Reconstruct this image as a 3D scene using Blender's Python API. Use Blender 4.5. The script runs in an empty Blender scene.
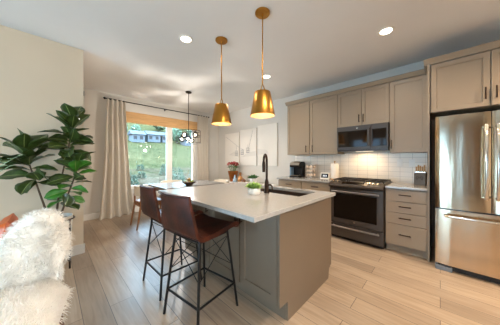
import bpy, bmesh, math, random
from mathutils import Vector, Matrix, noise
random.seed(7)
S = bpy.context.scene
C = S.collection
PI = math.pi

def lin(h, k=1.0):
    h = h.lstrip('#')
    o = []
    for i in (0, 2, 4):
        c = int(h[i:i+2], 16) / 255
        o.append(k * (c / 12.92 if c <= .04045 else ((c + .055) / 1.055) ** 2.4))
    return (o[0], o[1], o[2], 1)

# ------------------------------------------------------------------ camera
cam = bpy.data.cameras.new('camera')
cam.sensor_width = 36
cam.lens = 36 * 194.7 / 500
cam.shift_y = -2.3 / 500
cam.clip_start = .05
cam.clip_end = 400
camo = bpy.data.objects.new('camera', cam)
C.objects.link(camo)
camo.location = (0, 0, 1.272)
camo.rotation_euler = (PI / 2, 0, math.radians(44.34))
S.camera = camo

# ------------------------------------------------------------------ world and added fill lights
wd = bpy.data.worlds.new('sky')
S.world = wd
wd.use_nodes = True
nt = wd.node_tree
bg = nt.nodes['Background']
tc = nt.nodes.new('ShaderNodeTexCoord')
sx = nt.nodes.new('ShaderNodeSeparateXYZ')
cr = nt.nodes.new('ShaderNodeValToRGB')
cr.color_ramp.elements[0].position = .12
cr.color_ramp.elements[0].color = (.16, .17, .18, 1)
cr.color_ramp.elements[1].position = .36
cr.color_ramp.elements[1].color = (.46, .72, 1, 1)
nt.links.new(tc.outputs['Generated'], sx.inputs[0])
nt.links.new(sx.outputs['Z'], cr.inputs[0])
nt.links.new(cr.outputs[0], bg.inputs['Color'])
bg.inputs['Strength'].default_value = 12

def area_light(name, loc, rot, sxx, syy, energy, color):
    l = bpy.data.lights.new(name, 'AREA')
    l.shape = 'RECTANGLE'
    l.size, l.size_y = sxx, syy
    l.energy = energy
    l.color = color
    o = bpy.data.objects.new(name, l)
    C.objects.link(o)
    o.location = loc
    o.rotation_euler = rot
    return o
# added fill lights outside the unseen rear and near windows
FILL_TINT = (.44, .72, 1)
area_light('fill_light_rear', (-2.0, -4.5, .75), (PI / 2 + math.radians(18), 0, 0), 2.5, 1.5, 100, FILL_TINT)
area_light('fill_light_near', (3.3, -1.2, 1.4), (PI / 2 + math.radians(12), 0, PI / 2), 2.2, 1.5, 110, (.84, .92, 1))

S.view_settings.view_transform = 'Standard'
S.view_settings.look = 'None'
S.view_settings.gamma = 1
S.view_settings.use_curve_mapping = False
S.view_settings.exposure = 1.0

WARM = (1, .80, .60)
E_DOWN, E_PEND, E_CHAND = 34, .8, 34

# ------------------------------------------------------------------ materials
def mat(name, col, rough=.5, metal=0, var=0, vscale=8, bump=0, bscale=60, stretch=None, spec=.5, emit=None, estr=0, aniso=0, sheen=0, trans=0, coat=0):
    m = bpy.data.materials.new(name)
    m.use_nodes = True
    n = m.node_tree.nodes
    L = m.node_tree.links
    b = n['Principled BSDF']
    c = lin(col) if isinstance(col, str) else col
    b.inputs['Base Color'].default_value = c
    b.inputs['Roughness'].default_value = rough
    b.inputs['Metallic'].default_value = metal
    b.inputs['Specular IOR Level'].default_value = spec
    b.inputs['Anisotropic'].default_value = aniso
    b.inputs['Sheen Weight'].default_value = sheen
    b.inputs['Transmission Weight'].default_value = trans
    b.inputs['Coat Weight'].default_value = coat
    if emit:
        b.inputs['Emission Color'].default_value = emit
        b.inputs['Emission Strength'].default_value = estr
    t = n.new('ShaderNodeTexCoord')
    mp = n.new('ShaderNodeMapping')
    L.new(t.outputs['Object'], mp.inputs[0])
    if stretch:
        mp.inputs['Scale'].default_value = stretch
    nz = n.new('ShaderNodeTexNoise')
    nz.inputs['Scale'].default_value = vscale
    nz.inputs['Detail'].default_value = 5
    L.new(mp.outputs[0], nz.inputs['Vector'])
    v = max(var, .02)
    r = n.new('ShaderNodeValToRGB')
    r.color_ramp.elements[0].position = .3
    r.color_ramp.elements[1].position = .7
    r.color_ramp.elements[0].color = (c[0] * (1 - v), c[1] * (1 - v), c[2] * (1 - v), 1)
    r.color_ramp.elements[1].color = (min(1, c[0] * (1 + v)), min(1, c[1] * (1 + v)), min(1, c[2] * (1 + v)), 1)
    L.new(nz.outputs['Fac'], r.inputs[0])
    L.new(r.outputs[0], b.inputs['Base Color'])
    if bump:
        n2 = n.new('ShaderNodeTexNoise')
        n2.inputs['Scale'].default_value = bscale
        n2.inputs['Detail'].default_value = 4
        L.new(mp.outputs[0], n2.inputs['Vector'])
        bp = n.new('ShaderNodeBump')
        bp.inputs['Strength'].default_value = bump
        bp.inputs['Distance'].default_value = .01
        L.new(n2.outputs['Fac'], bp.inputs['Height'])
        L.new(bp.outputs[0], b.inputs['Normal'])
    return m

def glass_mat(name, tint=(1, 1, 1, 1), k=1.0):
    m = bpy.data.materials.new(name)
    m.use_nodes = True
    n = m.node_tree.nodes
    L = m.node_tree.links
    n.remove(n['Principled BSDF'])
    out = n['Material Output']
    tr = n.new('ShaderNodeBsdfTransparent')
    tr.inputs[0].default_value = tint
    gl = n.new('ShaderNodeBsdfGlossy')
    gl.inputs['Roughness'].default_value = .0
    fr = n.new('ShaderNodeFresnel')
    fr.inputs[0].default_value = 1.5
    mx = n.new('ShaderNodeMixShader')
    mu = n.new('ShaderNodeMath')
    mu.operation = 'MULTIPLY'
    mu.use_clamp = True
    mu.inputs[1].default_value = k
    L.new(fr.outputs[0], mu.inputs[0])
    L.new(mu.outputs[0], mx.inputs[0])
    L.new(tr.outputs[0], mx.inputs[1])
    L.new(gl.outputs[0], mx.inputs[2])
    L.new(mx.outputs[0], out.inputs[0])
    return m

def brick_mat(name, c1, c2, mortar, w, h, msize, rough, offset=0.0, axes='XY', grain=False, bump=.3):
    m = bpy.data.materials.new(name)
    m.use_nodes = True
    n = m.node_tree.nodes
    L = m.node_tree.links
    b = n['Principled BSDF']
    t = n.new('ShaderNodeTexCoord')
    s = n.new('ShaderNodeSeparateXYZ')
    cb = n.new('ShaderNodeCombineXYZ')
    L.new(t.outputs['Object'], s.inputs[0])
    L.new(s.outputs[axes[0]], cb.inputs['X'])
    L.new(s.outputs[axes[1]], cb.inputs['Y'])
    br = n.new('ShaderNodeTexBrick')
    br.inputs['Scale'].default_value = 1
    br.inputs['Brick Width'].default_value = w
    br.inputs['Row Height'].default_value = h
    br.inputs['Mortar Size'].default_value = msize
    br.inputs['Mortar Smooth'].default_value = .1
    br.inputs['Bias'].default_value = 0
    br.offset = offset
    br.inputs['Color1'].default_value = c1
    br.inputs['Color2'].default_value = c2
    br.inputs['Mortar'].default_value = mortar
    L.new(cb.outputs[0], br.inputs['Vector'])
    b.inputs['Roughness'].default_value = rough
    col = br.outputs['Color']
    if grain:
        mp = n.new('ShaderNodeMapping')
        mp.inputs['Scale'].default_value = (1.3, 16, 1)
        L.new(cb.outputs[0], mp.inputs[0])
        nz = n.new('ShaderNodeTexNoise')
        nz.inputs['Scale'].default_value = 2.2
        nz.inputs['Detail'].default_value = 8
        nz.inputs['Distortion'].default_value = .6
        L.new(mp.outputs[0], nz.inputs['Vector'])
        rp = n.new('ShaderNodeValToRGB')
        rp.color_ramp.elements[0].position = .32
        rp.color_ramp.elements[0].color = (.80, .77, .74, 1)
        rp.color_ramp.elements[1].position = .62
        rp.color_ramp.elements[1].color = (1.02, 1.02, 1.02, 1)
        L.new(nz.outputs['Fac'], rp.inputs[0])
        mx = n.new('ShaderNodeMixRGB')
        mx.blend_type = 'MULTIPLY'
        mx.inputs[0].default_value = 1
        L.new(col, mx.inputs[1])
        L.new(rp.outputs[0], mx.inputs[2])
        col = mx.outputs[0]
    L.new(col, b.inputs['Base Color'])
    bp = n.new('ShaderNodeBump')
    bp.inputs['Strength'].default_value = bump
    bp.inputs['Distance'].default_value = .002
    bp.invert = True
    L.new(br.outputs['Fac'], bp.inputs['Height'])
    L.new(bp.outputs[0], b.inputs['Normal'])
    return m

M = {}
M['wall'] = mat('wall_paint', '#cec7bc', .9, var=.02, vscale=2, bump=.06, bscale=160)
M['accent'] = mat('taupe_wall_paint', '#b59d82', .9, var=.03, vscale=2)
M['wallb'] = mat('warmed_wall_paint', '#cfbca2', .9, var=.02, vscale=2, bump=.06, bscale=160)  # same wall paint, its colour warmed to offset the blue fill light
M['ceil'] = mat('ceiling_paint', '#ddd9d3', .95, var=.015, vscale=2, bump=.05, bscale=120)
M['white'] = mat('white_trim_paint', '#e2ddd4', .5)
M['cab'] = mat('greige_cabinet_paint', '#907e68', .45, var=.03, vscale=3)
M['isl'] = mat('darkened_island_taupe', '#6a5a49', .45, var=.03, vscale=3)  # island taupe, darkened to make up for too much light on it
M['gap'] = mat('dark_cabinet_gap', '#2b2622', .8)
M['bronze'] = mat('oil_rubbed_bronze', '#32231a', .35, metal=.8, var=.1, vscale=20)
M['black'] = mat('black_metal', '#1d1a18', .45, metal=.6)
M['quartz'] = mat('cream_quartz', '#9f9c97', .16, var=.06, vscale=70)
M['brass'] = mat('brushed_brass', '#b3813a', .3, metal=1, var=.12, vscale=6, stretch=(1, 1, .15), aniso=.5)
M['brassin'] = mat('gilt_shade_lining', '#e0b680', .5)
M['steel'] = mat('brushed_stainless_steel', '#cdbaa0', .15, metal=1, var=.03, vscale=5, stretch=(5, 5, .35), bump=.35, bscale=1.6)
M['chrome'] = mat('satin_steel_handle', '#d8d2c8', .15, metal=1)
M['slate'] = mat('slate_finish_metal', '#4a423c', .4, metal=.5, var=.04, vscale=10)
M['slateh'] = mat('slate_bar_handle', '#8d8782', .3, metal=.8)
M['slated'] = mat('dark_slate_metal', '#332d2a', .28, metal=.6, var=.04, vscale=10)
M['bglass'] = mat('black_oven_glass', '#17110d', .06, var=.05)
M['cast'] = mat('cast_iron', '#2a2522', .6, metal=.3)
M['leather'] = mat('brown_leather', '#3d190c', .5, spec=.28, var=.7, vscale=9, bump=.25, bscale=70)
M['oak'] = mat('honey_oak', '#8a5a33', .45, var=.2, vscale=6, stretch=(1, 1, .2))
M['walnut'] = mat('walnut', '#6d4427', .45, var=.25, vscale=6, stretch=(1, 1, .2))
M['cream'] = mat('cream_fabric', '#d9cdb9', .9, var=.05, vscale=30, bump=.2, bscale=200)
M['table'] = mat('dark_stained_tabletop', '#6b6762', .22, var=.12, vscale=5, stretch=(1, .1, 1))
M['linen'] = mat('oatmeal_linen', '#cbbfae', .95, var=.05, vscale=60, bump=.15, bscale=300)
M['bamboo'] = mat('woven_bamboo', '#c79a66', .8, var=.22, vscale=9, stretch=(1, .4, 16))
M['fur'] = mat('white_sheepskin', '#f1ebe1', .9, var=.05, vscale=9, sheen=.2)
M['orange'] = mat('orange_leather', '#cc5a17', .4, var=.12, vscale=10)
M['leaf'] = mat('fiddle_leaf', '#37491e', .32, var=.4, vscale=9, bump=.3, bscale=25)
M['leafl'] = mat('young_fiddle_leaf', '#3f7a25', .32, var=.35, vscale=9, bump=.3, bscale=25)
M['vein'] = mat('pale_leaf_vein', '#93a35e', .4)
M['trunk'] = mat('plant_stem', '#5a4632', .8, var=.2, vscale=30)
M['herb'] = mat('bright_green_herb', '#8fae58', .5, var=.3, vscale=30)
M['succ'] = mat('deep_green_succulent', '#3f6b33', .45, var=.3, vscale=30)
M['euca'] = mat('eucalyptus_leaf', '#8fae8c', .6, var=.2, vscale=30)
M['soil'] = mat('potting_soil', '#2c2018', .95, var=.3, vscale=60)
M['ceramic'] = mat('white_ceramic', '#e6e1d8', .3)
M['canvas'] = mat('white_canvas', '#ded6ca', .9, var=.03, vscale=3, bump=.1, bscale=300)
M['ink'] = mat('grey_ink', '#9b9694', .9)
M['wash'] = mat('pale_grey_wash', '#d3cbc0', .9, var=.05)
M['copper'] = mat('copper_vase', '#a4632f', .35, metal=.7, var=.3, vscale=12)
M['red'] = mat('red_petal', '#8f2f2f', .7, var=.3, vscale=30)
M['pink'] = mat('dusty_pink_petal', '#b5655f', .7, var=.3, vscale=30)
M['blueg'] = mat('pale_blue_glaze', '#9db4c4', .25)
M['tan'] = mat('tan_gourd', '#b27d45', .55, var=.3, vscale=20)
M['wicker'] = mat('dark_woven_wicker', '#4a3421', .7, var=.4, vscale=40, bump=.5, bscale=80)
M['fruitg'] = mat('green_pear_skin', '#7d8a3f', .45, var=.2, vscale=12)
M['fruitb'] = mat('brown_pear_skin', '#8a6a35', .5, var=.2, vscale=12)
M['paper'] = mat('paper_towel', '#efe8dc', .95, bump=.2, bscale=120)
M['wood'] = mat('light_beech', '#b58a55', .5, var=.15, vscale=8)
M['pod'] = mat('coffee_pod_lid', '#dcc4ac', .5, var=.35, vscale=30)
M['plastic'] = mat('white_plastic', '#e8e2d8', .4)
M['screen'] = mat('dark_screen', '#20242a', .15)
M['lit'] = mat('lit_digits', '#cfd8e0', .5, emit=(.8, .9, 1, 1), estr=.3)
M['water'] = mat('grey_water_tank', '#6f8494', .1, var=.05)
M['lamp'] = mat('warm_led_lens', '#fff2df', .5, emit=(1, .86, .66, 1), estr=9)
M['tlamp'] = mat('dim_task_lens', '#fff2df', .5, emit=(1, .8, .55, 1), estr=.5)
M['bulb'] = mat('lit_bulb', '#fff2df', .5, emit=(1, .88, .7, 1), estr=4)
M['glass'] = glass_mat('window_glass', (.97, .99, .98, 1), 1.6)
M['globe'] = glass_mat('clear_globe_glass', (.95, .95, .95, 1), 1.0)
M['grey'] = mat('grey_plastic', '#6d7378', .5)
M['knifeb'] = mat('slate_knife_block', '#574e43', .5, var=.1)
M['floor'] = brick_mat('oak_plank_floor', lin('#a9957f'), lin('#8f7d6b'), lin('#51463c'), 1.5, .18, .0022, .34, offset=.37, grain=True, bump=.15)
M['tile'] = brick_mat('white_stacked_tile', lin('#efe5d6'), lin('#ebe0d0'), lin('#b9b0a3'), .155, .0775, .0022, .32, axes='XZ', bump=.5)
M['roof'] = mat('grey_shingle', '#414449', .9, var=.15)
M['siding'] = mat('pale_siding', '#565b60', .9, var=.05)
M['tree'] = mat('tree_foliage', '#40503a', .9, var=.3, vscale=3)
M['shrub'] = mat('sage_shrub_foliage', '#4b5644', .9, var=.3, vscale=12)

# ------------------------------------------------------------------ mesh builder
class MB:
    def __init__(s):
        s.b = bmesh.new()
    def box(s, x0, y0, z0, x1, y1, z1, bev=0, seg=2, rot=None, pivot=None):
        r = bmesh.ops.create_cube(s.b, size=1)
        vs = r['verts']
        cx, cy, cz = (x0 + x1) / 2, (y0 + y1) / 2, (z0 + z1) / 2
        for v in vs:
            v.co = Vector((v.co.x * (x1 - x0) + cx, v.co.y * (y1 - y0) + cy, v.co.z * (z1 - z0) + cz))
        if bev:
            es = list({e for v in vs for e in v.link_edges})
            rr = bmesh.ops.bevel(s.b, geom=es, offset=bev, segments=seg, affect='EDGES', profile=.5)
            vs = list({v for f in rr['faces'] for v in f.verts} | {v for v in vs if v.is_valid})
        if rot:
            bmesh.ops.rotate(s.b, verts=vs, cent=pivot or (cx, cy, cz), matrix=rot)
        return s
    def tube(s, pts, r, seg=10, cap=True):
        pts = [Vector(p) for p in pts]
        rs = r if isinstance(r, (list, tuple)) else [r] * len(pts)
        rings = []
        t0 = (pts[1] - pts[0]).normalized()
        up = Vector((0, 0, 1)) if abs(t0.z) < .9 else Vector((1, 0, 0))
        nrm = t0.cross(up).normalized()
        for i, p in enumerate(pts):
            a = pts[max(i - 1, 0)]
            c = pts[min(i + 1, len(pts) - 1)]
            t = (c - a).normalized()
            nrm = (nrm - t * nrm.dot(t)).normalized()
            bn = t.cross(nrm)
            rings.append([s.b.verts.new(p + (nrm * math.cos(k * 2 * PI / seg) + bn * math.sin(k * 2 * PI / seg)) * rs[i]) for k in range(seg)])
        for i in range(len(rings) - 1):
            for k in range(seg):
                s.b.faces.new((rings[i][k], rings[i][(k + 1) % seg], rings[i + 1][(k + 1) % seg], rings[i + 1][k]))
        if cap:
            s.b.faces.new(rings[0][::-1])
            s.b.faces.new(rings[-1])
        return s
    def loop(s, pts, r, seg=8):
        pts = [Vector(p) for p in pts]
        n = len(pts)
        rings = []
        nrm = None
        for i, p in enumerate(pts):
            t = (pts[(i + 1) % n] - pts[i - 1]).normalized()
            up = Vector((0, 0, 1)) if abs(t.z) < .9 else Vector((1, 0, 0))
            nrm = t.cross(up).normalized()
            bn = t.cross(nrm)
            rings.append([s.b.verts.new(p + (nrm * math.cos(k * 2 * PI / seg) + bn * math.sin(k * 2 * PI / seg)) * r) for k in range(seg)])
        for i in range(n):
            for k in range(seg):
                j = (i + 1) % n
                s.b.faces.new((rings[i][k], rings[i][(k + 1) % seg], rings[j][(k + 1) % seg], rings[j][k]))
        return s
    def lathe(s, prof, seg=28, c=(0, 0, 0), sx=1, sy=1):
        rings = []
        for (r, z) in prof:
            if r < 1e-5:
                rings.append([s.b.verts.new((c[0], c[1], c[2] + z))])
            else:
                rings.append([s.b.verts.new((c[0] + sx * r * math.cos(k * 2 * PI / seg), c[1] + sy * r * math.sin(k * 2 * PI / seg), c[2] + z)) for k in range(seg)])
        for a, b in zip(rings[:-1], rings[1:]):
            for k in range(seg):
                j = (k + 1) % seg
                if len(a) == 1 and len(b) == 1:
                    continue
                if len(a) == 1:
                    s.b.faces.new((a[0], b[j], b[k]))
                elif len(b) == 1:
                    s.b.faces.new((a[k], a[j], b[0]))
                else:
                    s.b.faces.new((a[k], a[j], b[j], b[k]))
        return s
    def sphere(s, c, r, sx=1, sy=1, sz=1, seg=14):
        q = bmesh.ops.create_uvsphere(s.b, u_segments=seg, v_segments=max(6, seg // 2 + 1), radius=r)
        for v in q['verts']:
            v.co = Vector((v.co.x * sx + c[0], v.co.y * sy + c[1], v.co.z * sz + c[2]))
        return s
    def prism(s, poly, axis, a, b):
        # poly: 2D points, extruded along axis from a to b
        def mk(p, t):
            if axis == 'x': return (t, p[0], p[1])
            if axis == 'y': return (p[0], t, p[1])
            return (p[0], p[1], t)
        A = [s.b.verts.new(mk(p, a)) for p in poly]
        B = [s.b.verts.new(mk(p, b)) for p in poly]
        n = len(poly)
        s.b.faces.new(A)
        s.b.faces.new(B[::-1])
        for i in range(n):
            s.b.faces.new((A[i], B[i], B[(i + 1) % n], A[(i + 1) % n]))
        return s
    def sheet(s, fn, nu, nv, th):
        P = [[Vector(fn(i / nu, j / nv)) for j in range(nv + 1)] for i in range(nu + 1)]
        def N(i, j):
            a = P[min(i + 1, nu)][j] - P[max(i - 1, 0)][j]
            b = P[i][min(j + 1, nv)] - P[i][max(j - 1, 0)]
            n = a.cross(b)
            return n.normalized() if n.length > 1e-9 else Vector((0, 0, 1))
        A = [[None] * (nv + 1) for _ in range(nu + 1)]
        B = [[None] * (nv + 1) for _ in range(nu + 1)]
        for i in range(nu + 1):
            for j in range(nv + 1):
                n = N(i, j) * (th / 2)
                A[i][j] = s.b.verts.new(P[i][j] + n)
                B[i][j] = s.b.verts.new(P[i][j] - n)
        f = s.b.faces.new
        for i in range(nu):
            for j in range(nv):
                f((A[i][j], A[i + 1][j], A[i + 1][j + 1], A[i][j + 1]))
                f((B[i][j], B[i][j + 1], B[i + 1][j + 1], B[i + 1][j]))
        for i in range(nu):
            f((A[i][0], B[i][0], B[i + 1][0], A[i + 1][0]))
            f((A[i + 1][nv], B[i + 1][nv], B[i][nv], A[i][nv]))
        for j in range(nv):
            f((A[0][j + 1], B[0][j + 1], B[0][j], A[0][j]))
            f((A[nu][j], B[nu][j], B[nu][j + 1], A[nu][j + 1]))
        return s
    def shaker(s, x0, z0, x1, z1, yf, th=.02, fr=.068, dep=.009):
        # door whose front faces -y at yf
        q = bmesh.ops.create_cube(s.b, size=1)
        vs = q['verts']
        for v in vs:
            v.co = Vector(((x0 + x1) / 2 + v.co.x * (x1 - x0), yf + th / 2 + v.co.y * th, (z0 + z1) / 2 + v.co.z * (z1 - z0)))
        f = [f for f in {f for v in vs for f in v.link_faces} if f.calc_center_median().y < yf + 1e-4][0]
        f.normal_update()
        bmesh.ops.inset_region(s.b, faces=[f], thickness=fr, depth=0)
        bmesh.ops.inset_region(s.b, faces=[f], thickness=.004, depth=0)
        for v in f.verts:
            v.co.y += dep
        return s
    def make(s, name, m, parent=None, off=None, smooth=False):
        if off is not None:
            o = Vector(off)
            for v in s.b.verts:
                v.co -= o
        bmesh.ops.recalc_face_normals(s.b, faces=s.b.faces[:])
        me = bpy.data.meshes.new(name)
        s.b.to_mesh(me)
        s.b.free()
        me.materials.append(m)
        if smooth:
            for p in me.polygons:
                p.use_smooth = True
            try:
                me.set_sharp_from_angle(angle=math.radians(40))
            except Exception:
                pass
        ob = bpy.data.objects.new(name, me)
        C.objects.link(ob)
        if parent:
            ob.parent = parent
        return ob

def tag(o, label=None, cat=None, group=None, kind=None):
    if label: o['label'] = label
    if cat: o['category'] = cat
    if group: o['group'] = group
    if kind: o['kind'] = kind
    return o

class Thing:
    # an Empty at the thing's base; world=True means geometry is given in room coordinates
    def __init__(s, name, label, cat, loc=(0, 0, 0), rz=0, group=None, world=False, kind=None):
        s.o = bpy.data.objects.new(name, None)
        s.o.empty_display_size = .05
        C.objects.link(s.o)
        s.o.location = loc
        s.o.rotation_euler = (0, 0, rz)
        tag(s.o, label, cat, group, kind)
        s.off = loc if world else None
    def part(s, name, mb, m, parent=None, smooth=False, label=None):
        o = mb.make(name, m, parent or s.o, s.off, smooth)
        if label: o['label'] = label
        return o

def kids(o):
    return [c for c in C.objects if c.parent == o]
def dup(o, parent=None):
    ch = kids(o)
    c = o.copy()
    C.objects.link(c)
    if parent: c.parent = parent
    for k in ch: dup(k, c)
    return c
def single(name, mb, m, label, cat, loc=None, group=None, smooth=False, rz=0):
    # one-mesh thing; geometry local to loc
    o = mb.make(name, m, None, None, smooth)
    if loc: o.location = loc
    o.rotation_euler = (0, 0, rz)
    return tag(o, label, cat, group)
def struct(name, mb, m, parent=None, smooth=False):
    o = mb.make(name, m, parent, None, smooth)
    if not parent: o['kind'] = 'structure'
    return o

# ------------------------------------------------------------------ the room
XF, YK, H = -5.33, 3.95, 2.78       # far (window) wall, kitchen wall, ceiling
XL, YL = -3.5, .314                 # plant wall face and its end
XN, YR = 3.0, -4.0                  # walls behind the camera
struct('floor', MB().box(XF - .2, YR - .2, -.12, XN + .2, YK + .2, 0), M['floor'])
struct('ceiling', MB().box(XF - .2, YR - .2, H, XN + .2, YK + .2, H + .15), M['ceil'])
struct('wall_right', MB().box(XF - .2, YK, 0, XN + .2, YK + .2, H), M['wall'])
WY0, WY1, WZ0, WZ1 = 1.13, 3.05, .60, 2.40
w = MB()
w.box(XF - .2, YL - .15, 0, XF, WY0, H).box(XF - .2, WY1, 0, XF, YK, H).box(XF - .2, WY0, 0, XF, WY1, WZ0).box(XF - .2, WY0, WZ1, XF, WY1, H)
struct('wall_far', w, M['wall'])
w = MB()
w.prism([(XL - .15, YR), (XL, YR), (XL, YL), (XF, YL), (XF, YL - .15), (XL - .15, YL - .15)], 'z', 0, H)
struct('wall_left', w, M['wallb'])
w = MB()
w.box(XL - .15, YR - .2, 0, -3.3, YR, H).box(-.7, YR - .2, 0, .30, YR, H).box(.70, YR - .2, 0, XN + .2, YR, H).box(-3.3, YR - .2, 2.35, -.7, YR, H).box(.30, YR - .2, 2.35, .70, YR, H)
struct('wall_rear', w, M['accent'])
w = MB()
w.box(XN, YR, 0, XN + .2, -2.3, H).box(XN, -.1, 0, XN + .2, YK, H).box(XN, -2.3, 0, XN + .2, -.1, .75).box(XN, -2.3, 2.25, XN + .2, -.1, H)
struct('wall_near', w, M['wall'])
struct('baseboard_left', MB().box(XL, YR, 0, XL + .015, YL, .13, .004).box(XL - .0, YL, 0, XL + .015, YL + .015, .13, .004), M['wall'])
struct('baseboard_far', MB().box(XF, YL, 0, XF + .015, YK, .13, .004), M['white'])
struct('baseboard_right', MB().box(XF + .015, YK - .015, 0, -2.45, YK, .13, .004), M['white'])

def window(n, axis, a0, a1, z0, z1, pos, depth, mull, sgn):
    # axis 'y': window lies along y at x = pos ; axis 'x': along x at y = pos
    def bx(mb, p0, q0, z0_, p1, q1, z1_):
        if axis == 'y': mb.box(pos + p0, q0, z0_, pos + p1, q1, z1_, .003)
        else: mb.box(q0, pos + p0, z0_, q1, pos + p1, z1_, .003)
    r = bpy.data.objects.new('window_%d' % n, None)
    C.objects.link(r)
    r['kind'] = 'structure'
    f = MB()
    t = .05
    d0, d1 = -.10 * sgn, -.03 * sgn
    lo, hi = min(d0, d1), max(d0, d1)
    bx(f, lo, a0, z0, hi, a0 + t, z1); bx(f, lo, a1 - t, z0, hi, a1, z1)
    bx(f, lo, a0 + t, z0, hi, a1 - t, z0 + t); bx(f, lo, a0 + t, z1 - t, hi, a1 - t, z1)
    for mm in mull:
        bx(f, lo, mm - .075, z0 + t, hi, mm + .075, z1 - t)
    f.make('window_frame', M['white'], r)
    edges = [a0 + t] + [q for mm in mull for q in (mm - .075, mm + .075)] + [a1 - t]
    for i in range(0, len(edges), 2):
        g = MB()
        if axis == 'y': g.box(pos + (lo + hi) / 2 - .002, edges[i], z0 + t, pos + (lo + hi) / 2 + .002, edges[i + 1], z1 - t)
        else: g.box(edges[i], pos + (lo + hi) / 2 - .002, z0 + t, edges[i + 1], pos + (lo + hi) / 2 + .002, z1 - t)
        g.make('window_pane', M['glass'], r)
    return r
w1 = window(1, 'y', WY0, WY1, WZ0, WZ1, XF, .2, [2.30], 1)
MB().box(XF - .03, WY0 - .02, WZ0 - .025, XF + .03, WY1 + .02, WZ0, .004).make('window_sill', M['white'], w1)
window(2, 'x', -3.3, -.7, .02, 2.35, YR, .2, [-2.0], 1)  # unseen glazing, placed so the rear fill reaches ceiling and left wall
window(4, 'x', .30, .70, .02, 2.35, YR, .2, [], 1)
window(3, 'y', -2.3, -.1, .75, 2.25, XN, .2, [-1.2], -1)  # unseen window, added to let the near fill onto the left wall

# backsplash tile on the kitchen wall
struct('trim_1', MB().box(-2.40, YK - .008, .90, -.10, YK, 1.40), M['tile'])

# ------------------------------------------------------------------ outside the dining window
def hillz(x, y):
    d = -x - 5.6
    if d < 9: z = -.55 + .02 * d
    elif d < 22: z = -.37 + .012 * (d - 9) + .004 * (d - 9) ** 2
    elif d < 54: z = .46 + .20 * (d - 22) + .0008 * (d - 22) ** 2
    else: z = 7.68 + .38 * (d - 54)
    return z + .25 * noise.noise(Vector((x * .12, y * .12, 0))) * min(1, max(0, (d - 3) / 10))
hm = bpy.data.materials.new('meadow_ground')
hm.use_nodes = True
n = hm.node_tree.nodes
L = hm.node_tree.links
b = n['Principled BSDF']
b.inputs['Roughness'].default_value = 1
b.inputs['Specular IOR Level'].default_value = 0
tcn = n.new('ShaderNodeTexCoord')
sp = n.new('ShaderNodeSeparateXYZ')
L.new(tcn.outputs['Object'], sp.inputs[0])
nz = n.new('ShaderNodeTexNoise')
nz.inputs['Scale'].default_value = .35
nz.inputs['Detail'].default_value = 8
mpn = n.new('ShaderNodeMapping')
mpn.inputs['Scale'].default_value = (1.6, .7, 1)
L.new(tcn.outputs['Object'], mpn.inputs[0])
L.new(mpn.outputs[0], nz.inputs['Vector'])
ad = n.new('ShaderNodeMath'); ad.operation = 'MULTIPLY_ADD'
L.new(nz.outputs['Fac'], ad.inputs[0]); ad.inputs[1].default_value = 9
mneg = n.new('ShaderNodeMath'); mneg.operation = 'MULTIPLY'; mneg.inputs[1].default_value = -1
L.new(sp.outputs['X'], mneg.inputs[0]); L.new(mneg.outputs[0], ad.inputs[2])
mr = n.new('ShaderNodeMapRange')
mr.inputs['From Min'].default_value = 9; mr.inputs['From Max'].default_value = 69
L.new(ad.outputs[0], mr.inputs[0])
rp = n.new('ShaderNodeValToRGB')
els = [(0, '#363625'), (.13, '#383925'), (.17, '#423930'), (.24, '#483f35'), (.29, '#3a3929'), (.33, '#463d33'), (.38, '#3d3d2a'), (.48, '#474330'), (.62, '#403f2d'), (.85, '#46432e')]
rp.color_ramp.elements[0].color = lin(els[0][1]); rp.color_ramp.elements[0].position = 0
rp.color_ramp.elements[1].color = lin(els[-1][1]); rp.color_ramp.elements[1].position = els[-1][0]
for p, c in els[1:-1]:
    e = rp.color_ramp.elements.new(p); e.color = lin(c)
L.new(mr.outputs[0], rp.inputs[0])
n2 = n.new('ShaderNodeTexNoise'); n2.inputs['Scale'].default_value = 2.2; n2.inputs['Detail'].default_value = 8
L.new(mpn.outputs[0], n2.inputs['Vector'])
r2 = n.new('ShaderNodeValToRGB')
r2.color_ramp.elements[0].position = .40; r2.color_ramp.elements[0].color = (.5, .55, .45, 1)
r2.color_ramp.elements[1].position = .60; r2.color_ramp.elements[1].color = (1.35, 1.3, 1.25, 1)
L.new(n2.outputs['Fac'], r2.inputs[0])
mx = n.new('ShaderNodeMixRGB'); mx.blend_type = 'MULTIPLY'; mx.inputs[0].default_value = 1
L.new(rp.outputs[0], mx.inputs[1]); L.new(r2.outputs[0], mx.inputs[2]); L.new(mx.outputs[0], b.inputs['Base Color'])
g = MB()
gx = [-5.6 - .35 * i * (1 + i * .045) for i in range(66)]
gy = [-14 + 1.2 * j for j in range(55)]
grid = [[g.b.verts.new((x, y, hillz(x, y))) for y in gy] for x in gx]
for i in range(len(gx) - 1):
    for j in range(len(gy) - 1):
        g.b.faces.new((grid[i][j], grid[i + 1][j], grid[i + 1][j + 1], grid[i][j + 1]))
struct('hillside', g, hm, smooth=True)

g = MB()
gr = [[g.b.verts.new((-12 + 1.5 * i, -4.5 - .6 * j, -.25 + .03 * max(0, j - 4) ** 1.75 + .2 * noise.noise(Vector((i * .4, j * .3, 3))))) for j in range(26)] for i in range(22)]
for i in range(21):
    for j in range(25):
        g.b.faces.new((gr[i][j], gr[i + 1][j], gr[i + 1][j + 1], gr[i][j + 1]))
struct('unseen_rear_bank', g, mat('rear_bank_grey', '#6d7379', .95, var=.15, vscale=3), smooth=True)  # unseen bank added to block bright sky from the refrigerator's reflection

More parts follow.
